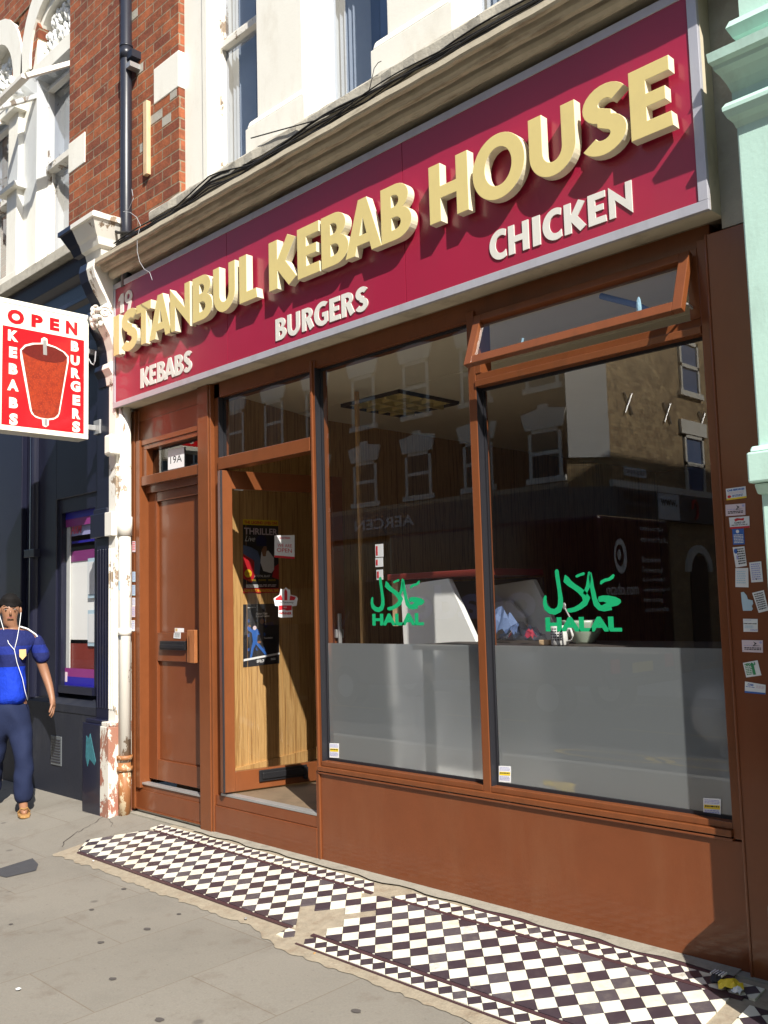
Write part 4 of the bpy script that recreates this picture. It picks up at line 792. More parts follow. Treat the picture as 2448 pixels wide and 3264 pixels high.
# cables along the ledge
rnd=random.Random(12)
CB=thing('cable_bundle','sagging bundle of black cables strung along the ledge above the sign','cables',(-4,-.22,4.2))
for k in range(9):
    pts=[];ph=rnd.uniform(0,6)
    for i in range(40):
        x=-6.22+4.9*i/39; sag=.03*math.sin(x*1.9+ph)+.012*math.sin(x*6+ph*2)
        up=.10*max(0,1-abs(x+4.95)/.5) if k<6 else 0
        pts.append((x,-.212-.010*k*.5+.012*math.sin(x*3+ph),4.185+sag*.8+up*.7+ (.03 if k%3==0 else 0)-.01*k*.5))
    m_=MB(); m_.tube(pts,rnd.choice((.004,.005,.007)),5); m_.build('cable','cable',CB,smooth=True)
for pts,r in (([z2(735,600),z2(760,500),z2(775,430),z2(800,395),z2(820,385)],.0022),([z2(1320,265),z2(1360,245),z2(1390,235)],.006),([z2(0,870),z2(180,820),z2(400,760),z2(640,650)],.004)):
    m_=MB(); m_.tube([tuple(onY(*p,-.225)) for p in pts],r,5); m_.build('cable','cable',CB)
def wire(name,pts,y,r,mat,label):
    m=MB(); P=[onY(*p,y) for p in pts]; Q=[]
    for i in range(len(P)-1):
        for t in (0,.33,.66): Q.append(P[i].lerp(P[i+1],t))
    Q.append(P[-1]); m.tube(Q,r,6); o=m.build(name,mat,None,smooth=True,loc=tuple(P[0])); return tag(o,label,'wire')
wire('loose_wire',[z1(850,1220),z1(860,1280),z1(830,1350),z1(795,1365),z1(840,1370),z1(880,1400),z1(905,1450),z1(885,1540),z1(885,1620),z4(900,230),z4(930,280),z4(965,300),z4(982,350)],-.31,.002,'greywire','thin pale grey wire dangling from the drainpipe across the cornice')
m_=MB(); m_.tube([tuple(onY(*p,-.16)) for p in (z1(680,1475),z1(720,1480),z1(760,1500),z1(850,1500),z1(950,1480),z1(1100,1430),z1(1200,1380))],.011,8); m_.tube([tuple(onY(*p,-.15)) for p in (z1(780,1520),z1(900,1490),z1(1000,1475))],.008,6)
tag(m_.build('thick_cable','cable',None,smooth=True,loc=tuple(onY(*z1(680,1475),-.16))),'thick black cable passing in front of the foot of the black drainpipe','cable')
# =====================================================================================
# LEFT NEIGHBOUR
# =====================================================================================
NB=thing('neighbour_building','navy shop ground floor under white gothic windows at the left edge','building',(-9,0,0))
m_=MB(); m_.box(-14,-6.36,.30,.5,4.2,8.2); m_.box(-14,-7.32,-.02,.3,7.2,8.2); m_.build('wall','brick',NB)
m_=MB(); m_.box(-14,-7.62,-.0,.3,.0,3.6); m_.box(-7.62,-6.7,.0,.3,2.42,3.6); m_.box(-14,-6.66,-.10,.3,3.5,3.62); m_.profx([(.3,4.36),(-.13,4.36),(-.11,4.22),(-.04,4.18),(-.02,3.62),(.3,3.62)],-14,-6.70); m_.profx([(-.02,4.05),(-.07,4.05),(-.07,4.01),(-.02,3.97)],-14,-6.7)
m_.tube([(-8.02,.0,.7),(-8.02,.0,3.4)],.05,16); m_.box(-8.12,-7.92,-.06,.0,1.95,2.02)
m_.build('shopfront','navy',NB,bevel=.004)
m_=MB(); m_.xz([(-14,-.1),(-6.72,-.1),(-6.72,.68),(-14,.72)],-.055,.0); m_.profx([(-.06,.66),(-.06,.72),(.12,.80),(.12,.66)],-14,-6.72); m_.build('stall_riser','navy_rough',NB)
m_=MB(); m_.box(-14,-6.70,-.20,.02,4.375,4.47); m_.build('sill_band','ledge',NB,bevel=.006)
# shop window
ww=MB(); ww.box(-7.64,-7.56,.02,.1,.80,2.45); ww.box(-6.98,-6.7,.02,.1,.80,2.45); ww.box(-7.56,-6.98,.02,.1,2.30,2.42); ww.box(-7.56,-6.98,.0,.1,.80,.86)
wo=ww.build('window','navy',NB)
m_=MB(); m_.quad((-7.56,.06,.86),(-6.98,.06,.86),(-6.98,.06,2.30),(-7.56,.06,2.30)); m_.build('pane',glass('clear_pane',1.6),wo)
# boards added behind the window, standing in for the sunlit view outside
yb=.082
def nbp(px,py,y=yb): p=onY(px,py,y); return p
def board(name,a,b,c,d,mat,y=yb,th=.004):
    p=onY(a,b,y); q_=onY(c,d,y); m=MB(); m.box(p.x,q_.x,y,y+th,q_.z,p.z); return m.build(name,mat,wo)
board('outside_view_board',100,1560,320,2040,paint('bright_outside_view',(.88,.88,.86),.6,.02),yb+.006,.01)
board('outside_view_band',150,1660,330,1712,'lilac',yb)
board('outside_view_band',150,1722,330,1745,'bluevinyl',yb); board('outside_view_band',150,1745,330,1780,'plumvinyl',yb)
p=onY(218,1708,yb-.004); q_=onY(302,1668,yb-.004); text('lettering','HARM',(onY(216,1705,yb-.004).x,yb-.004,onY(216,1705,yb-.004).z),(1,0,0),(0,0,1),.085,'pinkvinyl',wo,.03,.001,.26,shear=.35)
board('outside_view_base',100,2048,330,2200,'redtrim',yb,.004)
m_=MB(); m_.box(-7.70,-7.50,.066,.076,.86,2.3); m_.build('curtain_strip','curtain',wo)
for (a,b,c,d,mt) in ((-7.56,-6.98,2.18,2.30,'plumvinyl'),(-7.56,-6.98,2.245,2.3,'bluevinyl'),(-7.56,-6.98,.90,1.0,'plumvinyl'),(-7.56,-6.98,.86,.93,'bluevinyl')):
    m_=MB(); yv=.057 if mt=='plumvinyl' else .055; m_.quad((a,yv,c),(b,yv,c),(b,yv,d),(a,yv,d)); m_.build('vinyl_band',mt,wo)
for (a,b,c,d) in ((280,1780,312,1905),(280,1945,312,2060)):
    p=onY(a,b,.07); q_=onY(c,d,.07); m_=MB(); m_.box(p.x,q_.x,.07,.074,q_.z,p.z); m_.build('notice_board','cyan',wo); m_=MB(); m_.box(p.x+.012,q_.x-.012,.066,.07,q_.z+.03,p.z-.03); m_.build('notice_paper','paper',wo)
m_=MB(); m_.box(-7.55,-7.515,.053,.056,.885,.965); m_.build('postage_sticker','pink',wo)
p=onY(180,2390,-.06); m_=MB(); m_.box(p.x-.10,p.x+.085,-.062,-.05,p.z-.125,p.z+.11); gr=m_.build('air_vent','grey',NB,bevel=.003)
m_=MB()
for i in range(9): z=p.z-.10+i*.022; m_.box(p.x-.085,p.x+.07,-.067,-.061,z,z+.008)
m_.build('slat','navy',gr)
# navy door recess
m_=MB(); m_.box(-8.55,-8.2,-.05,.0,.72,3.4); m_.build('pilaster','navy',NB,bevel=.005)
# gothic windows: white stone frames on real planes
def poly(zf,pts,y0,y1,mat,name,bev=.004,parent=NB):
    m=MB(); P=[onY(*zf(a,b),y0) for a,b in pts]; m.xz([(p.x,p.z) for p in P],y0,y1); return m.build(name,mat,parent,bevel=bev)
zL0=Zm(0,0,.2411)
# column shaft between the windows and its steps
m_=MB(); m_.box(-8.62,-8.06,-.005,.3,4.47,6.9); m_.box(-8.70,-8.28,-.09,.1,4.47,4.62); m_.box(-8.56,-8.34,-.07,.0,4.62,5.45); m_.box(-8.66,-8.28,-.12,.05,5.42,5.47); m_.box(-8.56,-8.34,-.06,.0,5.47,6.2); m_.box(-8.66,-8.28,-.12,.05,6.18,6.24)
m_.build('column','white',NB,bevel=.006)
m_=MB(); rnd=random.Random(5)
for i in range(26): m_.blob((-8.46+rnd.uniform(-.14,.16),-.08+rnd.uniform(-.04,.03),6.38+rnd.uniform(-.13,.13)),rnd.uniform(.02,.05),.03,rnd.uniform(.02,.045),.2,8,6)
m_.build('capital','white',NB,smooth=True)
# arch ring
cxA=-7.72; zsp=6.55
def ringarch(cx,zs,ro,ri,y0,y1,k=1.25,n=16):
    m=MB(); 
    def pt(r,t): # pointed arch
        a=math.pi*t; x=math.cos(a); s_=math.sin(a); return (cx+r*x,zs+r*k*(s_**.85))
    for i in range(n):
        a,b=i/n,(i+1)/n
        m.xz([pt(ri,a),pt(ro,a),pt(ro,b),pt(ri,b)],y0,y1)
    return m
ringarch(cxA,zsp,.66,.46,-.03,.2).build('arch','white',NB); ringarch(cxA,zsp,.46,.40,.02,.2).build('arch','white',NB); ringarch(cxA-1.28,zsp,.66,.46,-.03,.2).build('arch','white',NB)
m_=MB()
def pt2(r,t,cx): a=math.pi*t; return (cx+r*math.cos(a),zsp+r*1.25*(math.sin(a)**.85))
m_.xz([pt2(.41,i/16,cxA) for i in range(17)],.10,.2); m_.xz([pt2(.46,i/16,cxA-1.28) for i in range(17)],.10,.2); m_.build('tympanum','white',NB)
m_=MB(); mc2=MB(); rnd=random.Random(6)
for i in range(70):
    t=rnd.random(); r=.36*math.sqrt(rnd.random()); a=math.pi*t; m_.blob((cxA+r*math.cos(a),.085,zsp+.04+r*1.15*math.sin(a)),rnd.uniform(.012,.035),.035,rnd.uniform(.02,.06),.2,7,5)
    mc2.blob((cxA-1.28+r*math.cos(a),.085,zsp+.04+r*1.15*math.sin(a)),rnd.uniform(.012,.035),.035,rnd.uniform(.02,.06),.2,7,5)
m_.build('carving','whiteclean',NB,smooth=True); mc2.build('carving','whiteclean',NB,smooth=True)
m_=MB(); m_.box(-8.12,-7.3,-.01,.25,6.40,6.55); m_.build('lintel','white',NB,bevel=.004); m_=MB(); m_.box(-9.3,-8.62,-.01,.25,6.40,6.55); m_.build('lintel','white',NB,bevel=.004); m_=MB(); m_.box(-7.36,-7.30,-.04,.2,6.95,7.12); m_.build('label_stop','white',NB,bevel=.004)
m_=MB(); m_.xz([(-8.62,6.55),(-8.15,6.55),(-8.02,6.9),(-8.3,7.3),(-8.6,7.0)],-.01,.2); m_.build('brick_spandrel','brick',NB)
for x0_,x1_ in ((-8.12,-7.34),(-9.4,-8.62)):
    w_=MB(); w_.box(x0_,x0_+.07,.10,.2,4.5,6.4); w_.box(x1_-.07,x1_,.10,.2,4.5,6.4); w_.box(x0_+.07,x1_-.07,.11,.2,4.5,4.58); w_.box(x0_+.07,x1_-.07,.08,.2,5.52,5.58); w_.box(x0_-.02,x0_,.02,.2,4.47,6.4); w_.box(x0_+.07,x0_+.10,.13,.16,4.58,5.52)
    wo2=w_.build('window','peelwhite',NB,bevel=.003)
    m_=MB(); m_.quad((x0_+.07,.16,4.56),(x1_-.07,.16,4.56),(x1_-.07,.16,6.4),(x0_+.07,.16,6.4)); m_.build('pane','glass_up',wo2)
    m_=MB(); m_.quad((x0_+.05,.26,4.5),(x0_+.42,.26,4.5),(x0_+.42,.26,6.4),(x0_+.05,.26,6.4)); m_.build('curtain','curtain',wo2)
    m_=MB(); m_.quad((x0_,.29,4.5),(x1_,.29,4.5),(x1_,.29,6.4),(x0_,.29,6.4)); m_.build('blind','skyblind',wo2)
    # upper sash tilted out on its pivots
    b=[Vector((x,y,z)) for x in (x0_+.02,x1_-.03) for y,z in ((.12,6.33),(-.42,5.96))]
    def rail(p,q,wd=.03):
        m=MB(); d=(q-p).normalized(); up=Vector((0,0,1)); s_=d.cross(up).normalized(); u2=s_.cross(d); vs=[pp+s_*a_+u2*c_ for pp in (p,q) for a_,c_ in ((-wd,-.02),(wd,-.02),(wd,.02),(-wd,.02))]
        m.add(vs,[(0,1,2,3),(4,5,6,7),(0,1,5,4),(1,2,6,5),(2,3,7,6),(3,0,4,7)]); return m
    m_=MB()
    for p,q_ in ((b[0],b[1]),(b[2],b[3]),(b[0],b[2]),(b[1],b[3])):
        r_=rail(p,q_); m_.add(r_.v,r_.f)
    m_.build('tilted_sash','peelwhite',wo2,bevel=.003)
    m_=MB(); m_.quad(b[0],b[1],b[3],b[2]); m_.build('sash_pane','glass_up',wo2)
# =====================================================================================
# RIGHT NEIGHBOUR (mint)
# =====================================================================================
RB=thing('mint_building','mint green painted neighbour with a moulded pilaster at the right edge','building',(0,0,0))
m_=MB(); m_.box(-1.46,4,.02,.5,-.1,8.2); m_.build('wall','mint',RB)
m_=MB(); m_.box(-1.467,-.92,-.2,.05,.45,3.30); m_.box(-1.492,-.88,-.25,.05,1.86,1.975); m_.profx([(.05,1.82),(-.21,1.82),(-.235,1.858),(.05,1.858)],-1.478,-.9); m_.profx([(.05,1.977),(-.24,1.977),(-.22,2.0),(.05,2.0)],-1.485,-.9)
m_.build('pilaster','mint',RB,bevel=.008)
m_=MB(); m_.profx([(.05,-.15),(-.36,-.15),(-.37,.25),(-.36,.38),(-.31,.45),(-.26,.52),(.05,.54)],-1.474,-.85); m_.build('plinth','mint',RB,bevel=.01)
def mcap(zb,st,x0,x1,name):
    m=MB()
    for (za,ya,xa),(zc,yc,xc) in zip(st,st[1:]):
        A=[(x0-xa,.05,zb+za),(x0-xa,-ya,zb+za),(x1+xa,-ya,zb+za),(x1+xa,.05,zb+za)];B=[(x0-xc,.05,zb+zc),(x0-xc,-yc,zb+zc),(x1+xc,-yc,zb+zc),(x1+xc,.05,zb+zc)]
        m.add(A+B,[(0,1,5,4),(1,2,6,5),(2,3,7,6)])
    za,ya,xa=st[-1]; m.quad((x0-xa,.05,zb+za),(x0-xa,-ya,zb+za),(x1+xa,-ya,zb+za),(x1+xa,.05,zb+za)); za,ya,xa=st[0]; m.quad((x0-xa,.05,zb+za),(x0-xa,-ya,zb+za),(x1+xa,-ya,zb+za),(x1+xa,.05,zb+za)); return m.build(name,'mint',RB)
mcap(3.24,[(0,.20,0),(.02,.215,.005),(.035,.235,.018),(.06,.25,.028),(.075,.25,.03),(.095,.235,.02),(.10,.21,.004),(.14,.21,.004),(.17,.23,.012),(.2,.26,.025),(.215,.285,.035),(.23,.29,.038),(.24,.31,.045),(.275,.315,.048),(.29,.29,.03)],-1.467,-.92,'capital')
mcap(3.53,[(0,.19,.0),(.05,.19,.0),(.055,.23,.015),(.09,.255,.03),(.12,.24,.02),(.125,.19,.0),(.7,.19,.0),(.72,.24,.03),(.8,.26,.04)],-1.43,-.9,'frieze_block')
m_=MB(); m_.profx([(.05,5.2),(-.5,5.2),(-.6,5.0),(.05,4.7)],-1.4,4); m_.build('cornice','mint',RB)
m_=MB(); m_.box(-1.2,-.3,-.02,.03,1.0,2.9); m_.build('shop_window','glass_dark',RB)
# =====================================================================================
# ACROSS THE STREET (seen mirrored in the shop glass)
# =====================================================================================
def owin(mb_f,mb_g,x,z0,z1,w=.95,yf=-12.0):
    mb_f.box(x-w/2-.08,x+w/2+.08,yf,yf+.05,z0-.12,z0); 
    mb_f.box(x-w/2,x-w/2+.08,yf-.1,yf+.02,z0,z1); mb_f.box(x+w/2-.08,x+w/2,yf-.1,yf+.02,z0,z1); mb_f.box(x-w/2,x+w/2,yf-.1,yf+.02,z1-.08,z1); mb_f.box(x-w/2,x+w/2,yf-.09,yf+.01,(z0+z1)/2-.04,(z0+z1)/2+.04)
    mb_f.xz([(x-w/2-.05,z1),(x+w/2+.05,z1),(x+w/2+.15,z1+.35),(x+.12,z1+.42),(x+.12,z1+.5),(x-.12,z1+.5),(x-.12,z1+.42),(x-w/2-.15,z1+.35)],yf,yf+.05)
    mb_g.box(x-w/2+.08,x+w/2-.08,yf-.02,yf+.008,z0,z1-.08)
OB=thing('corner_building','brown brick corner block across the street, mirrored in the display windows','building',(-15,-12.5,0))
XC,XS=-10.6,-10.02
m_=MB(); m_.box(-48,XC,-24,-12,-.2,10.5); m_.build('wall','brickdark',OB)
m_=MB(); m_.extr([(XC,-12,-.2),(XS,-12.7,-.2),(XS,-38,-.2),(XC,-38,-.2)],(0,0,10.7)); m_.build('side_wall','brickbuff',OB)
m_=MB(); m_.box(-48,XC+.1,-12,-11.72,10.4,10.8); m_.box(-48,XC,-12,-11.9,3.69,3.8); m_.build('cornice','stone',OB)
m_=MB(); m_.box(XS,XS+.1,-20,-12.6,3.68,3.82); m_.build('side_cornice','white',OB)
m_=MB(); m_.box(-48,XC,-12,-11.86,3.08,3.68); m_.build('fascia','grey',OB); m_=MB(); m_.extr([(XC,-11.86,3.08),(XS+.1,-12.66,3.08),(XS+.1,-17.5,3.08),(XC,-17.5,3.08)],(0,0,.6)); m_.build('fascia','grey',OB)
for x in [-11.1-1.78*k for k in range(11)]:
    for z0,z1_ in ((3.95,4.95),(5.85,7.1)):
        a=MB(); b=MB(); owin(a,b,x,z0,z1_,.82); o=a.build('window','white',OB); b.build('pane','black',o)
for y,zz_ in ((-16.2,((3.75,5.1),(6.1,7.3))),(-21,((3.75,5.1),(6.1,7.3))),(-26,((3.75,5.1),(6.1,7.3)))):
    for z0,z1_ in zz_:
        a=MB(); a.box(XS,XS+.08,y-.55,y+.55,z0-.12,z0); a.box(XS,XS+.05,y-.45,y-.37,z0,z1_); a.box(XS,XS+.05,y+.37,y+.45,z0,z1_); a.box(XS,XS+.05,y-.45,y+.45,z1_-.08,z1_); a.box(XS,XS+.05,y-.45,y+.45,(z0+z1_)/2-.04,(z0+z1_)/2+.04)
        if z0<5: a.box(XS,XS+.07,y-.6,y+.6,z1_,z1_+.32)
        o=a.build('window','white',OB); b=MB(); b.box(XS,XS+.015,y-.37,y+.37,z0,z1_-.08); b.build('pane','steelblue',o)
for k in range(4):
    y=-13.44-1.62*k; z=5.48; m_=MB(); m_.tube([(XS+.03,y-.15,z-.22),(XS+.03,y+.15,z+.22)],.022,6); m_.tube([(XS+.03,y-.15,z+.22),(XS+.03,y+.15,z-.22)],.022,6); m_.build('tie_plate','metal',OB)
CN=Vector((.7,.58,0)).normalized()
def ch(u,z,off): 
    b=Vector((XC,-12,0)).lerp(Vector((XS,-12.7,0)),u); return tuple(b+CN*off+Vector((0,0,z)))
m_=MB(); m_.add([ch(u,z,o_) for z in (4.28,6.25) for u,o_ in ((.03,.02),(.97,.02),(.97,.06),(.03,.06))],[(0,1,2,3),(4,5,6,7),(0,1,5,4),(1,2,6,5),(2,3,7,6),(3,0,4,7)]); m_.build('blank_board','tin',OB)
text('lettering','PRIME',(XS+.106,-12.95,3.40),(0,-1,0),(0,0,1),.2,'black',OB,.04,.004,1.15); text('lettering','GRAND',(XS+.106,-12.95,3.14),(0,-1,0),(0,0,1),.2,'black',OB,.03,.004,1.15)
m_=MB(); m_.box(XS+.1,XS+.11,-15.2,-14.3,3.1,3.66); m_.build('fascia_panel','paper',OB)
text('lettering','www.',(XS+.116,-14.4,3.4),(0,-1,0),(0,0,1),.14,'black',OB,.03,.004,.7)
m_=MB(); m_.tube([(XS+.12,-15.9+.12*math.cos(t),3.38+.2*math.sin(t)) for t in [i*.4 for i in range(13)]],.03,6); m_.build('emblem','inkred',OB)
m_=MB(); m_.box(XS,XS+.03,-14.0,-13.15,3.95,4.14); o=m_.build('street_nameplate','paper',OB); text('lettering','DALE AVENUE',(XS+.034,-13.2,4.0),(0,-1,0),(0,0,1),.09,'black',o,.01,.003,.74)
m_=MB()
for i in range(14):
    a0,a1=math.pi*i/14,math.pi*(i+1)/14; y=-16.1; m_.extr([(XS,y+.42*math.cos(a0),2.0+.42*math.sin(a0)),(XS,y+.6*math.cos(a0),2.0+.6*math.sin(a0)),(XS,y+.6*math.cos(a1),2.0+.6*math.sin(a1)),(XS,y+.42*math.cos(a1),2.0+.42*math.sin(a1))],(.07,0,0))
m_.build('door_arch','white',OB)
m_=MB(); m_.box(XS,XS+.03,-16.5,-15.7,0,2.35); m_.build('side_door','dark',OB)
m_=MB(); m_.box(-44,-10.8,-12.0,-11.93,.4,2.95); m_.build('shop_glazing','glass_dark',OB); m_=MB(); m_.box(XS,XS+.04,-14.8,-13.2,.5,2.95); m_.build('shop_glazing','glass_dark',OB)
m_=MB(); m_.box(-44.2,-10.7,-11.99,-11.95,.2,3.0); m_.build('shop_interior','dark',OB)
text('lettering','AERCEN',(-14.7,-11.85,3.25),(-1,0,0),(0,0,1),.26,'paper',OB,.02,.004,2.0)
OC=thing('far_building','stock brick block on the far side of the side street, mirrored in the shop glass','building',(6,-16,0))
m_=MB(); m_.box(-.9,30,-34,-13.5,-.2,12.8); m_.build('wall','brickbuff',OC)
m_=MB(); m_.box(-1.0,30,-13.5,-13.2,12.6,13); m_.build('cornice','stone',OC)
OD=thing('end_building','rendered terrace closing the far end of the side street','building',(-5,-39,0))
m_=MB(); m_.box(-12,2,-42,-39,-.2,8); m_.build('wall','brickbuff',OD); m_=MB(); m_.box(-12,2,-39.1,-38.9,7.8,8.2); m_.build('cornice','stone',OD)
# delivery van, tail towards +x
VN=thing('delivery_van','dark aubergine delivery van waiting in the road, mirrored in the right window','van',(-10,-8.4,-.285))
VX=-7.1; vy0,vy1=-9.45,-7.5
m_=MB(); m_.box(VX-4.1,VX,vy0,vy1,.25,2.62); m_.build('box_body','vanpaint',VN,bevel=.05)
m_=MB(); m_.extr([(VX-4.1,vy0+.06,.1),(VX-4.1,vy0+.06,2.0),(VX-4.7,vy0+.06,1.95),(VX-5.4,vy0+.06,1.15),(VX-6.1,vy0+.06,.95),(VX-6.2,vy0+.06,.1)],(0,1.83,0)); m_.build('cab','vanpaint',VN,bevel=.04)
m_=MB(); m_.box(VX-5.15,VX-4.25,vy1-.10,vy1-.04,1.2,1.85); m_.build('side_window','black',VN)
for x in (VX-1.0,VX-5.3):
    for y_ in (vy0+.05,vy1-.27):
        m_=MB(); m_.tube([(x,y_,.06),(x,y_+.24,.06)],.35,20); o=m_.build('wheel','tyre',VN); m_=MB(); m_.tube([(x,y_-.005,.06),(x,y_+.245,.06)],.2,16); m_.build('rim','metal',o)
m_=MB(); m_.box(VX,VX+.08,vy0+.03,vy1-.03,.22,.36); m_.build('bumper','black',VN,bevel=.02)
for y_ in (vy0+.12,vy1-.34): m_=MB(); m_.box(VX,VX+.03,y_,y_+.22,.42,.62); m_.build('tail_light','ltred',VN,bevel=.01)
m_=MB(); m_.box(VX,VX+.012,-8.75,-8.2,.40,.54); m_.build('number_plate','yellow',VN)
for i,l in enumerate(("Don't just take","our word for it...","","Best service","I've ever had","& I've shopped","online for years!","Recommending","you to everyone.")):
    if l: text('lettering',l,(VX+.006,-8.62,2.42-.15*i),(0,-1,0),(0,0,1),.085,'paper',VN,.0,.003,.75*len(l)/17)
text('lettering','ocado.com',(VX+.006,-7.62,1.50),(0,-1,0),(0,0,1),.17,'paper',VN,.01,.003,.86)
m_=MB(); 
for sc,mt_ in ((1,'paper'),(.62,'vanpaint'),(.3,'paper')):
    m_=MB(); cy,cz=-8.03+.05*(1-sc),2.05+.03*(1-sc); m_.add([(VX+.006+.002*(2-sc*2),cy+.17*sc*math.cos(t),cz+.25*sc*math.sin(t)) for t in [2*math.pi*i/24 for i in range(24)]],[tuple(range(24))]); m_.build('emblem',mt_,VN)
text('lettering','ocado',(VX-1.1,vy1+.006,1.2),(-1,0,0),(0,0,1),.55,'lilac',VN,.03,.003,2.6)
# =====================================================================================
# NOTICES, POSTERS, STICKERS
# =====================================================================================
def flat(name,pts,P,N,off,mat,parent=None,loc=None,th=.0006):
    N=Vector(N).normalized(); Q=[onPl(px,py,Vector(P)+N*off,N) for px,py in pts]
    m=MB(); m.extr([tuple(q) for q in Q],tuple(N*th)); return m.build(name,mat,parent,loc=(tuple(Q[0]) if parent is None else None))
FN=Vector((0,-1,0))
def quadp(zf,x0,y0,x1,y1,sl=0): return [zf(x0,y0),zf(x1,y0+sl),zf(x1,y1+sl),zf(x0,y1)]
class Card:
    """a printed sheet on a plane: corners from the photo, then prints in its own 0..1 coordinates (u right, v down)"""
    def __init__(s,name,corners,P,N,label,cat,mat='paper',group=None,curl=0):
        s.N=Vector(N).normalized(); s.P=Vector(P); s.c=[onPl(px,py,s.P+s.N*.0012,s.N) for px,py in corners]
        m=MB(); m.extr([tuple(q) for q in s.c],tuple(s.N*.0006)); s.o=m.build(name,mat,None,loc=tuple(s.c[3])); tag(s.o,label,cat,group)
        s.lift=0
    def at(s,u,v): 
        a=s.c[0].lerp(s.c[1],u); b=s.c[3].lerp(s.c[2],u); return a.lerp(b,v)
    def rect(s,u0,v0,u1,v1,mat,name='print'): return s.poly([(u0,v0),(u1,v0),(u1,v1),(u0,v1)],mat,name)
    def poly(s,pts,mat,name='print'):
        s.lift+=.0002; m=MB(); m.add([s.at(u,v)+s.N*(.0008+s.lift) for u,v in pts],[tuple(range(len(pts)))]); return m.build(name,mat,s.o)
    def disc(s,u,v,ru,rv,mat,name='print',n=18): return s.poly([(u+ru*math.cos(2*math.pi*i/n),v+rv*math.sin(2*math.pi*i/n)) for i in range(n)],mat,name)
    def txt(s,t,u0,v1,u1,v0,mat,bold=.02,name='lettering',shear=0):
        s.lift+=.0002; o=s.at(u0,v1)+s.N*(.0008+s.lift); R=s.at(u1,v1)-s.at(u0,v1); U=s.at(u0,v0)-s.at(u0,v1)
        return text(name,t,o,R,U,U.length,mat,s.o,bold,.0002,R.length,shear)
    def lines(s,n,u0,v0,u1,v1,mat,seed=1):
        rnd=random.Random(seed); m=MB(); s.lift+=.0002; h=(v1-v0)/n
        for i in range(n):
            u=u0
            while u<u1-.03:
                w=min(rnd.uniform(.05,.16),u1-u); v=v0+h*i
                m.add([s.at(a,b)+s.N*(.0008+s.lift) for a,b in ((u,v),(u+w,v),(u+w,v+h*.55),(u,v+h*.55))],[(0,1,2,3)]); u+=w+.03
        return m.build('print',mat,s.o)
# 19A notice
C=Card('paper_notice',[(400+400*.33915,1250+545*.33915),(400+552*.33915,1250+512*.33915),(400+552*.33915,1250+700*.33915),(400+400*.33915,1250+732*.33915)],(0,.05,0),FN,'white paper sheet reading 19A in the fanlight over the house door','notice')
C.txt('19A',.15,.72,.86,.36,'ink',.0)
# posters on the panelling
wp=lambda x,y:(680+x*.4521,1600+y*.4521)
zQ=Zm(750,1630,.2351)
P1=Card('poster',[zQ(102,105),zQ(580,125),zQ(590,1105),zQ(105,1110)],WP,WN,'black show poster with yellow top band and red lower corner, upper of two','poster',mat='ink',group=None)
P1.rect(0,0,1,.075,'yellow'); P1.txt('THE LEGEND LIVES ON!',.03,.062,.97,.018,'inkred',.04); P1.txt('THRILLER',.03,.205,.97,.115,'pink',.02); P1.txt('Live',.05,.30,.33,.225,'paper',-.0,shear=.4)
P1.poly([(0,.42),(.18,.46),(.32,.60),(.36,.74),(.22,.86),(0,.80)],'inkred'); P1.poly([(1,.60),(.88,.64),(.80,.78),(1,.82)],'inkred')
P1.poly([(.50,.44),(.70,.42),(.86,.52),(.86,.68),(.78,.73),(.55,.70),(.47,.58)],'paper'); P1.poly([(0,.35),(.22,.38),(.40,.43),(.48,.56),(.44,.76),(.30,.74),(.30,.56),(.10,.50),(0,.47)],'steelblue'); P1.poly([(.50,.42),(.62,.32),(.66,.40),(.62,.50),(.54,.50)],'skin')
P1.disc(.50,.28,.15,.07,'shirtN'); P1.rect(.36,.30,.64,.36,'shirtN')
P1.disc(.13,.735,.10,.055,'yellow'); P1.txt('ALL NEW SHOW',.06,.75,.20,.72,'inkred',.02); P1.txt('A TOTAL BLAST',.29,.785,.74,.755,'paper',.02)
for k in range(3): P1.txt('****',.12+.28*k,.845,.34+.28*k,.815,'yellow',.03)
P1.rect(.07,.885,.40,.925,'paper'); P1.txt('LYRIC THEATRE',.085,.918,.385,.892,'ink',.01); P1.lines(2,.43,.885,.93,.92,'paper',3); P1.rect(0,.935,1,1,'inkred'); P1.txt('NOW IN ITS 7th SENSATIONAL YEAR!',.02,.985,.98,.945,'yellow',.03)
P2=Card('poster',[zQ(106,1262),zQ(590,1250),zQ(597,2060),zQ(106,2115)],WP,WN,'black dance poster with two blue dancers, lower of two','poster',mat='ink')
P2.txt('Akram Khan',.34,.175,.66,.135,'paper',.03); P2.txt('& Israel Galvan',.34,.215,.72,.18,'paper',.03); P2.lines(1,.12,.05,.34,.065,'paper',2)
for ch_,u,v in (('S',.14,.29),('A',.36,.29),('D',.57,.29),('E',.14,.52),('R',.36,.52),('S',.57,.52),('E',.14,.75),('L',.36,.75),('L',.57,.75)): P2.txt(ch_,u-.025,v,u+.03,v-.045,'inkblue',.02)
P2.txt('Torobaka',.55,.575,.80,.545,'paper',.01)
P2.poly([(.10,.37),(.15,.33),(.22,.41),(.32,.39),(.42,.42),(.46,.50),(.38,.50),(.36,.60),(.52,.72),(.64,.82),(.66,.87),(.60,.85),(.48,.76),(.33,.65),(.27,.72),(.22,.86),(.17,.86),(.21,.70),(.25,.60),(.22,.46),(.12,.42)],'inkblue'); P2.disc(.30,.385,.05,.035,'pink'); P2.disc(.16,.35,.03,.02,'skin'); P2.disc(.50,.285,.06,.045,'skin'); P2.poly([(.52,.32),(.80,.30),(.84,.36),(.78,.37),(.70,.34),(.60,.40)],'shirtN'); P2.disc(.42,.62,.05,.02,'skin')
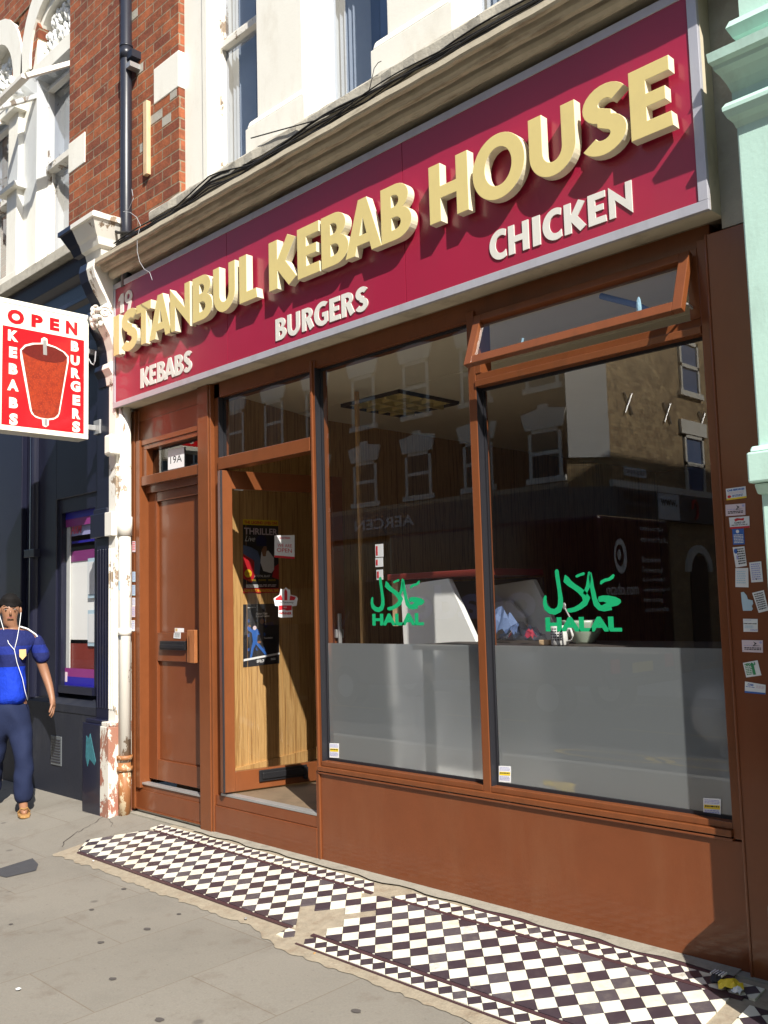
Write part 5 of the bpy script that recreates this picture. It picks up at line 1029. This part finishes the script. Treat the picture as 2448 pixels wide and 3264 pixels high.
P2.poly([(0,.87),(1,.82),(1,.85),(0,.905)],'paper'); P2.lines(4,.35,.905,.55,.955,'paper',5); P2.lines(2,.74,.90,.88,.94,'paper',6)
# stickers on the door glass
LG=LP-LN*.022
C=Card('window_sticker',[zQ(530,325),zQ(803,322),zQ(803,650),zQ(530,625)],LG,LN,'white square sticker reading WE ARE OPEN with a red lower edge','sticker')
C.rect(0,.9,1,1,'inkred'); C.txt('WE ARE',.15,.52,.86,.37,'inkred',.0); C.txt('OPEN',.12,.74,.86,.56,'inkred',.0); C.disc(.5,.12,.3,.06,'pink'); C.txt('VOTED',.25,.16,.78,.08,'inkred',.02)
st=[(520,1180),(600,1130),(615,1050),(655,1060),(685,1030),(720,1060),(742,1060),(745,1130),(825,1150),(845,1180),(830,1280),(770,1285),(775,1435),(640,1440),(585,1430),(585,1285),(540,1280)]
Q=[onPl(*zQ(a,b),LG+LN*.0012,LN) for a,b in st]; m_=MB(); m_.extr([tuple(q) for q in Q],tuple(LN*.0006)); AW=m_.build('award_sticker','paper',None,loc=tuple(Q[13])); tag(AW,'star-shaped red and white award sticker reading WINNER','sticker')
for pts,mt_ in (([(545,1180),(620,1130),(640,1190),(640,1205),(545,1205)],'inkred'),([(665,1080),(685,1050),(705,1090),(705,1205),(665,1205)],'inkred'),([(745,1140),(820,1165),(800,1205),(735,1205)],'inkred'),([(590,1275),(765,1275),(765,1340),(700,1345),(660,1330),(590,1345)],'inkred')):
    m_=MB(); m_.add([tuple(onPl(*zQ(a,b),LG+LN*.0021,LN)) for a,b in pts],[tuple(range(len(pts)))]); m_.build('print',mt_,AW)
def ltxt(t,a,b,c,d_,mat,bold=.02,parent=AW):
    p=onPl(*zQ(a,d_),LG+LN*.0025,LN); q=onPl(*zQ(c,d_),LG+LN*.0025,LN); r=onPl(*zQ(a,b),LG+LN*.0025,LN); text('lettering',t,p,q-p,r-p,(r-p).length,mat,parent,bold,.0002,(q-p).length)
ltxt('WINNER',590,1365,765,1400,'inkred',.05); ltxt('Top Takeaway',568,1222,790,1252,'ink',.01); ltxt('2013',655,1290,695,1310,'paper')
C=Card('window_sticker',[(700+94*.49427,1000+1075*.49427),(700+152*.49427,1000+1078*.49427),(700+152*.49427,1000+1142*.49427),(700+95*.49427,1000+1138*.49427)],LG,LN,'small white sticker high in the open door glass','sticker'); C.lines(1,.1,.4,.9,.6,'inkgreen',4)
# stickers on the house door
C=Card('door_sticker',[(400+435*.36166,1950+143*.36166),(400+515*.36166,1950+145*.36166),(400+515*.36166,1950+180*.36166),(400+435*.36166,1950+180*.36166)],(0,y_ if False else .077,0),FN,'upper of two little white stickers above the letterbox','sticker'); C.rect(.05,.1,.3,.8,'gold')
C=Card('door_sticker',[(400+428*.36166,1950+185*.36166),(400+487*.36166,1950+182*.36166),(400+486*.36166,1950+237*.36166),(400+423*.36166,1950+232*.36166)],(0,.055,0),FN,'lower printed sticker just above the letterbox','sticker'); C.lines(4,.1,.1,.9,.9,'ink',8)
# halal decals
def halal(zf,strokes,polys,word,label,y=.043):
    P0=onY(*zf(*word[0]),y); root=thing('halal_decal',label,'decal',tuple(P0),'green halal decals on the display windows')
    cal=MB()
    for path in strokes:
        pts=[onY(*zf(a,b),y) for a,b,_ in path]; ws=[w_ for _,_,w_ in path]; sc=(onY(*zf(100,0),y)-onY(*zf(0,0),y)).length/100
        # smooth
        for i in range(len(pts)-1):
            pass
        L=[];Rr=[];n=len(pts)
        for i in range(n):
            a=pts[max(i-1,0)];b=pts[min(i+1,n-1)];t=Vector((b.x-a.x,0,b.z-a.z)).normalized();nn=Vector((-t.z,0,t.x)); L.append(pts[i]+nn*ws[i]*sc/2);Rr.append(pts[i]-nn*ws[i]*sc/2)
        cal.add(L+Rr,[(i,i+1,n+i+1,n+i) for i in range(n-1)])
    for pl in polys: 
        Q=[onY(*zf(a,b),y-.0004) for a,b in pl]; cal.add(Q,[tuple(range(len(Q)))])
    cal.build('calligraphy','halal',root)
    (x0,y0),(x1,y1)=word; p=onY(*zf(x0,y1),y); q=onY(*zf(x1,y1),y); r=onY(*zf(x0,y0),y)
    text('lettering','HALAL',p,(1,0,0),(0,0,1),r.z-p.z,'halal',root,.055,.0004,q.x-p.x)
s2=[[(715,215,20),(712,235,36),(718,290,38),(728,350,38),(740,430,36),(752,520,44),(752,590,50),(735,640,52),(690,665,46),(640,655,46),(600,620,48),(585,570,38),(588,520,30),(595,492,18)],
    [(800,275,8),(812,325,60),(850,365,50),(900,400,44),(950,435,48),(1000,480,56),(1025,520,70),(1010,570,50),(960,610,42),(900,640,36),(850,650,34),(822,645,22)],
    [(1005,480,30),(1040,400,36),(1052,330,36),(1058,250,28),(1062,246,20)],[(1060,250,30),(1075,330,34),(1085,400,36),(1098,460,40),(1110,520,42),(1130,580,50),(1165,620,44),(1210,630,42),(1290,610,50)],
    [(1155,545,12),(1165,525,36),(1200,515,34),(1260,520,40),(1330,535,40),(1385,550,22)],[(912,292,14),(930,285,22),(960,272,20),(1000,260,22),(1007,262,12)],[(1175,372,12),(1185,350,26),(1220,330,24),(1270,318,24),(1300,295,28),(1318,270,14)]]
p2=[[(1165,515),(1230,510),(1390,545),(1392,565),(1360,595),(1290,612),(1210,640),(1160,620),(1200,590),(1240,570),(1205,555),(1160,560)]]
halal(zH2,s2,p2,((597,722),(1405,872)),'larger green HALAL lettering with Arabic script on the right display window')
zHl=Zm(1100,1750,.27728)
k1=lambda a,b:(290+(a-560)*(915-290)/(1397-560),320+(b-215)*(720-320)/(690-215))
s1=[[(k1(a,b)[0],k1(a,b)[1],w_*.78) for a,b,w_ in st_] for st_ in s2]; p1=[[k1(a,b) for a,b in pl] for pl in p2]
halal(zHl,s1,p1,((315,745),(908,880)),'smaller green HALAL lettering with Arabic script on the left display window')
# little stamp-edged stickers low on the windows
for (x0,y0,x1,y1,zf,lab) in ((820,1700,886,1805,zD,'perforated-edge sticker low at the left corner of the left display window'),(158,72,225,165,zT,'perforated-edge sticker low at the left corner of the right display window'),(1298,250,1397,360,zT,'perforated-edge sticker low at the right corner of the right display window')):
    C=Card('stamp_sticker',[zf(x0,y0),zf(x1,y0+(6 if x0>1000 else 2)),zf(x1,y1),zf(x0,y1-(8 if x0>1000 else 4))],(0,.044,0),FN,lab,'sticker',group='stamp-shaped stickers on the display windows')
    C.lines(3,.08,.08,.92,.32,'lilac',3); C.rect(.05,.36,.95,.58,'yellow'); C.lines(1,.1,.4,.9,.54,'ink',9); C.lines(3,.08,.64,.92,.92,'lilac',5)
# cab cards on the brown pier
cards=[([(188,172),(373,147),(383,255),(196,280)],'paper','white and blue card with yellow foot, topmost of the cards on the brown pier',('t','CAB SERVICES','inkblue')),
([(184,322),(370,308),(372,417),(188,428)],'pink','pale pink card with black arrow emblem, second from the top of the brown pier',('e','','ink')),
([(217,442),(408,427),(412,537),(229,550)],'paper','white card with a red splash and red foot, third down the brown pier',('r','','inkred')),
([(248,550),(356,545),(366,693),(257,697)],'inkblue','solid blue upright card on the brown pier',('b','','paper')),
([(252,722),(362,712),(386,895),(282,912)],'paper','white upright card with blue oval badge below the solid blue card',('o','','inkblue')),
([(407,865),(520,853),(538,1045),(428,1052)],'paper','white upright card with grey side print, right of the faded card',('l','','lilac')),
([(278,918),(398,915),(402,1098),(278,1095)],'paper','faded almost blank white card on the brown pier',('f','','pink')),
([(435,1150),(545,1123),(590,1315),(497,1338)],'paper','tilted white card with small black emblem near the mint pilaster',('l','','ink')),
([(350,1393),(487,1395),(489,1517),(355,1515)],'paper','white card with a bold black bar across it',('m','','ink')),
([(338,1593),(535,1596),(537,1712),(343,1704)],'pink','pink card with black arrow emblem, third from the bottom of the brown pier',('e','','ink')),
([(348,1808),(486,1783),(523,1925),(380,1945)],'paper','tilted white card with green RAJ lettering',('g','RAJ','inkgreen')),
([(368,1982),(563,2015),(560,2105),(366,2088)],'paper','white card with blue heading and dark blue foot, lowest on the brown pier',('d','','inkblue'))]
for i,(pts,mt_,lab,(kd,tx,ic)) in enumerate(cards):
    C=Card('taxi_card',[zP(*p) for p in pts],(0,-.035,0),FN,lab,'card',mt_,'business cards stuck on the brown pier')
    if kd=='t': C.rect(0,.86,1,1,'yellow'); C.txt('CAB SERVICES',.06,.27,.94,.1,'inkblue',.05); C.lines(2,.1,.35,.9,.55,'pink',i); C.disc(.15,.72,.1,.12,'inkred'); C.lines(2,.3,.62,.85,.82,'inkblue',i)
    elif kd=='e': C.poly([(.55,.1),(.72,.28),(.58,.42),(.9,.45),(.5,.5),(.62,.3)],'ink'); C.disc(.9,.18,.06,.1,'lilac'); C.lines(1,.1,.42,.5,.5,'lilac',i); C.lines(2,.12,.6,.92,.86,'ink',i)
    elif kd=='r': C.poly([(.25,.2),(.4,.1),(.6,.16),(.75,.12),(.72,.35),(.5,.3),(.3,.38)],'inkred'); C.txt('CARS UP',.25,.58,.8,.42,'ink',.02); C.lines(1,.1,.66,.9,.76,'ink',i); C.rect(0,.84,1,1,'inkred')
    elif kd=='b': C.disc(.45,.17,.14,.11,'paper'); C.lines(6,.1,.36,.92,.95,'paper',i)
    elif kd=='o': C.disc(.22,.2,.16,.13,'inkblue'); C.lines(7,.3,.08,.95,.92,'ink',i); C.rect(.2,.42,.36,.62,'lilac')
    elif kd=='l': C.lines(8,.12,.08,.88,.92,ic,i); C.poly([(.4,.8),(.55,.84),(.45,.9)],'ink')
    elif kd=='f': C.lines(6,.1,.15,.8,.85,'cyan',i)
    elif kd=='m': C.lines(1,.05,.08,.6,.14,'lilac',i); C.lines(1,.03,.34,.97,.46,'ink',i); C.lines(3,.1,.52,.7,.75,'cyan',i); C.lines(2,.5,.8,.98,.94,'lilac',i)
    elif kd=='g': C.lines(7,.08,.1,.5,.9,'inkgreen',i); C.rect(.5,.15,.68,.9,'inkgreen'); C.txt('RAJ',.2,.28,.8,.08,'inkgreen',.03)
    elif kd=='d': C.txt('CABS',.14,.32,.42,.12,'inkblue',.04); C.lines(1,.05,.4,.5,.5,'inkblue',i); C.rect(0,.84,1,1,'inkblue'); C.lines(3,.55,.2,.95,.5,'pink',i)
m_=MB(); P=[onY(*zP(a,b),-.0365) for a,b in ((330,1145),(355,1140),(385,1175),(395,1210),(440,1220),(445,1250),(432,1275),(443,1300),(430,1318),(350,1318),(338,1240))]; m_.extr([tuple(p) for p in P],(0,-.0008,0)); tag(m_.build('torn_sticker','cyan',None,loc=tuple(P[0])),'torn remains of a pale sticker left of the tilted white card','sticker')
# stickers beside the house door and on the white downpipe
for i,(a,b,c,d_,mt_,lab) in enumerate(((853,455,873,525,'pink','red-printed sticker strip on the door casing, highest one'),(853,652,873,717,'cyan','crumpled sticker on the door casing above the plain ones'),(852,738,872,805,'cyan','upper plain sticker on the door casing beside the white downpipe'),(852,820,872,875,'paper','middle plain sticker on the door casing beside the white downpipe'),(850,875,871,945,'pink','lower plain sticker on the door casing beside the white downpipe'),(848,965,870,1035,'paper','lowest whitest sticker on the door casing beside the white downpipe'))):
    zq=Zm(0,1500,.49427); C=Card('casing_sticker',[zq(a,b),zq(c,b),zq(c,d_),zq(a,d_)],(0,-.0125,0),FN,lab,'sticker',mt_,'stickers on the door casing'); C.lines(5,.1,.1,.9,.9,'lilac' if i!=0 else 'inkred',i)
for (a,b,c,d_,mt_,lab) in ((783,708,818,770,'bluevinyl','bright blue sticker wrapped on the white downpipe'),(785,1055,822,1090,'ink','small framed black stencil on the white downpipe')):
    zq=Zm(0,1500,.49427); p=onY(*zq(a,d_),-.118); q=onY(*zq(c,b),-.118); m_=MB(); n=6
    xc,yc,rr=-6.335,-.075,.0468
    f=lambda x: yc-math.sqrt(max(rr*rr-(x-xc)**2,.00002))
    x0_,x1_=max(p.x,xc-.03),min(q.x,xc+.03)
    if x1_-x0_<.02: x0_,x1_=xc-.025,xc+.02
    for i in range(n): xa=x0_+(x1_-x0_)*i/n; xb=x0_+(x1_-x0_)*(i+1)/n; m_.quad((xa,f(xa),p.z),(xb,f(xb),p.z),(xb,f(xb),q.z),(xa,f(xa),q.z))
    tag(m_.build('pipe_sticker','cyan' if mt_=='bluevinyl' else 'grey',None,loc=(p.x,p.y,p.z)),lab,'sticker')
# =====================================================================================
# PEDESTRIAN
# =====================================================================================
def skin(name,verts,edges,mat,parent,root=0,sub=2,loc=None):
    me=bpy.data.meshes.new(name); org=wl(parent) if parent else Vector(loc)
    me.from_pydata([Vector(v[:3])-org for v in verts],edges,[]); me.materials.append(M[mat])
    o=bpy.data.objects.new(name,me); COL.objects.link(o); ORG[o.name]=org
    if parent: o.parent=parent
    else: o.location=org
    md=o.modifiers.new('skin','SKIN'); md.use_smooth_shade=True
    if not me.skin_vertices: return o
    sv=me.skin_vertices[0].data
    for i,v in enumerate(verts):
        r=v[3]; sv[i].radius=(r,r) if not isinstance(r,tuple) else r; sv[i].use_root=(i==root)
    sb=o.modifiers.new('sub','SUBSURF'); sb.levels=sub; sb.render_levels=sub
    if name in ('shirt','trousers','hair'):
        tx=bpy.data.textures.new(name+'_folds','CLOUDS'); tx.noise_scale={'shirt':.085,'trousers':.10,'hair':.025}[name]; tx.noise_depth=2
        dm=o.modifiers.new('folds','DISPLACE'); dm.texture=tx; dm.strength={'shirt':.035,'trousers':.045,'hair':.018}[name]; dm.mid_level=.5; dm.texture_coords='LOCAL'
        s3=o.modifiers.new('sub2','SUBSURF'); s3.levels=1; s3.render_levels=1
    return o
FT=onG(50,2612); PB=Vector((-7.36,-.50,gz(-.5)))
fdir=Vector((.93,-.36,0)).normalized(); sdir=Vector((.36,.93,0)).normalized()   # sdir = his left
def B(f,s,z): q=PB+fdir*f+sdir*s; return (q.x,q.y,PB.z+z)
def V(f,s,z,r): return B(f,s,z)+(r,)
vb=[V(0,0,.90,(.08,.08)),V(0,0,1.06,(.08,.08)),V(.0,0,1.22,(.09,.08)),V(0,0,1.36,(.08,.065)),V(.0,0,1.43,.058),V(.030,0,1.495,.050),V(.022,0,1.545,(.062,.078)),V(.008,0,1.605,(.070,.084)),
 V(0,.16,1.345,.052),V(.0,.215,1.20,.044),V(.01,.262,1.06,.040),V(.045,.295,.95,.033),V(.085,.315,.85,.024),V(.095,.318,.81,.027),
 V(0,-.16,1.345,.052),V(-.02,-.22,1.20,.044),V(-.05,-.25,1.06,.038),V(-.03,-.26,.92,.03),V(-.01,-.265,.83,.024),V(0,-.265,.79,.026),
 V(.0,.095,.80,.06),V(.12,.10,.48,.055),V(.13,.105,.10,.036),V(.22,.11,.035,.032),V(.27,.11,.03,.02),
 V(0,-.095,.80,.06),V(-.04,-.10,.47,.058),V(-.28,-.10,.14,.036),V(-.20,-.10,.05,.032),V(-.15,-.10,.035,.02)]
eb=[(0,1),(1,2),(2,3),(3,4),(4,5),(5,6),(6,7),(3,8),(8,9),(9,10),(10,11),(11,12),(12,13),(3,14),(14,15),(15,16),(16,17),(17,18),(18,19),(0,20),(20,21),(21,22),(22,23),(23,24),(0,25),(25,26),(26,27),(27,28),(28,29)]
# fingers join the palm
def hand(base,idx0):
    vs=[];es=[]; f0,s0,z0_=base
    for k,(df,ds,dz,l) in enumerate(((.028,-.006,-.03,.062),(.012,.006,-.035,.072),(-.008,.008,-.034,.066),(-.024,.004,-.03,.052))):
        i=idx0+len(vs); vs+= [V(f0+df,s0+ds,z0_+dz,.0095),V(f0+df*1.15+.006,s0+ds-.006,z0_+dz-l*.5,.0085),V(f0+df*1.1-.004,s0+ds-.022,z0_+dz-l*.9,.0075)]; es+=[(i,i+1),(i+1,i+2),(idx0-1 if False else None,i)]
    i=idx0+len(vs); vs+=[V(f0+.036,s0-.010,z0_+.0,.011),V(f0+.052,s0-.022,z0_-.035,.009),V(f0+.050,s0-.030,z0_-.058,.008)]; es+=[(i,i+1),(i+1,i+2),(None,i)]
    return vs,es
for (pi_,base) in ((13,(.095,.318,.81)),(19,(0,-.265,.79))):
    vs,es=hand(base,len(vb)); eb+=[(pi_ if a is None else a,b) for a,b in es]; vb+=vs
PE=skin('person',vb,eb,'skin',None,0,2,loc=(PB.x,PB.y,PB.z)); tag(PE,'man in two-tone blue football shirt and navy tracksuit trousers walking with earphones','person')
sh=[V(0,0,.80,(.185,.15)),V(0,0,.95,(.165,.132)),V(0,0,1.08,(.16,.125)),V(0,0,1.22,(.175,.125)),V(0,0,1.34,(.15,.10)),V(0,0,1.40,(.08,.065)),V(0,.17,1.345,.072),V(.005,.225,1.23,.078),V(.012,.252,1.12,.080),V(0,-.17,1.345,.072),V(-.01,-.22,1.23,.078),V(-.03,-.245,1.12,.080)]
SHM=bpy.data.materials.new('two_tone_jersey'); k=NM('jersey_cloth'); g_=k.n('ShaderNodeNewGeometry'); sx=k.n('ShaderNodeSeparateXYZ'); k.l(g_.outputs['Position'],sx.inputs[0]); mr=k.n('ShaderNodeMapRange'); mr.inputs['From Min'].default_value=.75; mr.inputs['From Max'].default_value=1.45; k.l(sx.outputs[2],mr.inputs[0])
r_=k.n('ShaderNodeValToRGB'); r_.color_ramp.interpolation='CONSTANT'; e=r_.color_ramp.elements; stops=[(0,(.01,.045,.50)),(.43,(.012,.018,.10)),(.57,(.012,.024,.19)),(.66,(.012,.018,.10))]
while len(e)<len(stops): e.new(.5)
for i,(p_,c_) in enumerate(stops): e[i].position=p_; e[i].color=C4(c_)
k.l(mr.outputs[0],r_.inputs[0]); k.l(k.mix(.4,r_.outputs[0],k.ramp(k.noise(9,4,.6,k.pos()),[(.3,.6),(.7,1.0)]),'MULTIPLY'),k.b.inputs['Base Color']); k.b.inputs['Roughness'].default_value=.8; k.b.inputs['Specular IOR Level'].default_value=.2; k.bump(k.noise(9,4,.6,k.pos((1,1,.6))),.9,.03); M['jersey']=k.m
skin('shirt',sh,[(0,1),(1,2),(2,3),(3,4),(4,5),(4,6),(6,7),(7,8),(4,9),(9,10),(10,11)],'jersey',PE,0)
tr=[V(0,0,.90,(.14,.115)),V(0,0,.78,(.15,.125)),V(.04,.085,.64,.098),V(.12,.10,.47,.084),V(.15,.105,.30,.074),V(.14,.107,.07,.080),V(-.02,-.085,.64,.098),V(-.05,-.10,.47,.082),V(-.24,-.10,.20,.072),V(-.29,-.10,.12,.072)]
skin('trousers',tr,[(0,1),(1,2),(2,3),(3,4),(4,5),(1,6),(6,7),(7,8),(8,9)],'trous',PE,0)
rnd=random.Random(2); m_=MB(); vs=[]; n,m=28,18
for a in range(m+1):
    th=math.pi*a/m
    for b in range(n):
        ph=2*math.pi*b/n; f=math.sin(th)*math.cos(ph); sd_=math.sin(th)*math.sin(ph); z=math.cos(th); q=1.0+rnd.uniform(-.03,.04)
        hair_line=.28+.25*max(0,f)-.95*max(0,-f)-(.25 if abs(sd_)>.75 else 0)
        if z<hair_line: q=.80
        vs.append(B(-.004+.100*f*q,.086*sd_*q,1.588+.100*z*q))
m_.add(vs,[(a*n+b,a*n+(b+1)%n,(a+1)*n+(b+1)%n,(a+1)*n+b) for a in range(m) for b in range(n)]); m_.build('hair','hair',PE,smooth=True)
m_=MB(); m_.blob(B(.098,0,1.535),.012,.010,.020,0,8,6); m_.build('nose','skin',PE,smooth=True)
for s_ in (-.033,.033): m_=MB(); m_.blob(B(.083,s_,1.56),.006,.008,.004,0,8,6); e_=m_.build('eye','eye',PE,smooth=True); m_=MB(); m_.blob(B(.092,s_,1.56),.004,.004,.005,0,8,6); m_.build('iris','hair',e_); m_=MB(); m_.tube([B(.092,s_-.018,1.582),B(.096,s_,1.588),B(.09,s_+.018,1.582)],.004,6); m_.build('eyebrow','hair',PE)
m_=MB(); m_.tube([B(.088,-.022,1.497),B(.096,0,1.499),B(.088,.022,1.497)],.005,6); m_.build('mouth','lip',PE)
for s_ in (-.077,.077): m_=MB(); m_.blob(B(.0,s_,1.55),.018,.010,.030,0,8,6); m_.build('ear','skin',PE,smooth=True)
m_=MB(); m_.tube([B(.01,.082,1.54),B(.05,.07,1.44),B(.125,.05,1.33),B(.16,.03,1.25)],.0025,6); m_.tube([B(.01,-.082,1.54),B(.06,-.05,1.42),B(.135,-.01,1.30),B(.16,.03,1.25),B(.168,.05,1.15),B(.168,.09,1.03),B(.165,.11,.93),B(.15,.13,.86)],.0025,6); m_.build('earphone_cable','paper',PE,smooth=True)
m_=MB(); q_=[(B(.150,.065,1.25)),(B(.142,.115,1.25)),(B(.142,.117,1.20)),(B(.148,.09,1.17)),(B(.152,.067,1.195))]; m_.extr(q_,tuple(fdir*.004)); m_.build('badge','gold',PE)
m_=MB(); m_.tube([B(.03,.075,1.425),B(.035,.13,1.405),B(.04,.19,1.36),B(.03,.235,1.29)],.006,6); m_.build('shoulder_stripe','paper',PE)
for s_,f_,z_ in ((.11,.2,-.0),(-.10,-.20,.02)):
    m_=MB(); c_=[(f_-.11,-.035),(f_-.06,-.045),(f_+.04,-.045),(f_+.10,-.03),(f_+.12,0),(f_+.10,.035),(f_+.04,.045),(f_-.06,.04),(f_-.11,.03)]
    m_.extr([B(a,s_+b,.004+z_) for a,b in c_],(0,0,.02)); sd=m_.build('sandal','sandal',PE,bevel=.004); m_=MB(); m_.tube([B(f_-.01,s_-.042,.03+z_),B(f_+.03,s_-.02,.065+z_),B(f_+.06,s_,.06+z_),B(f_+.03,s_+.02,.065+z_),B(f_-.01,s_+.042,.03+z_)],.007,6); m_.build('strap','sandal',sd)
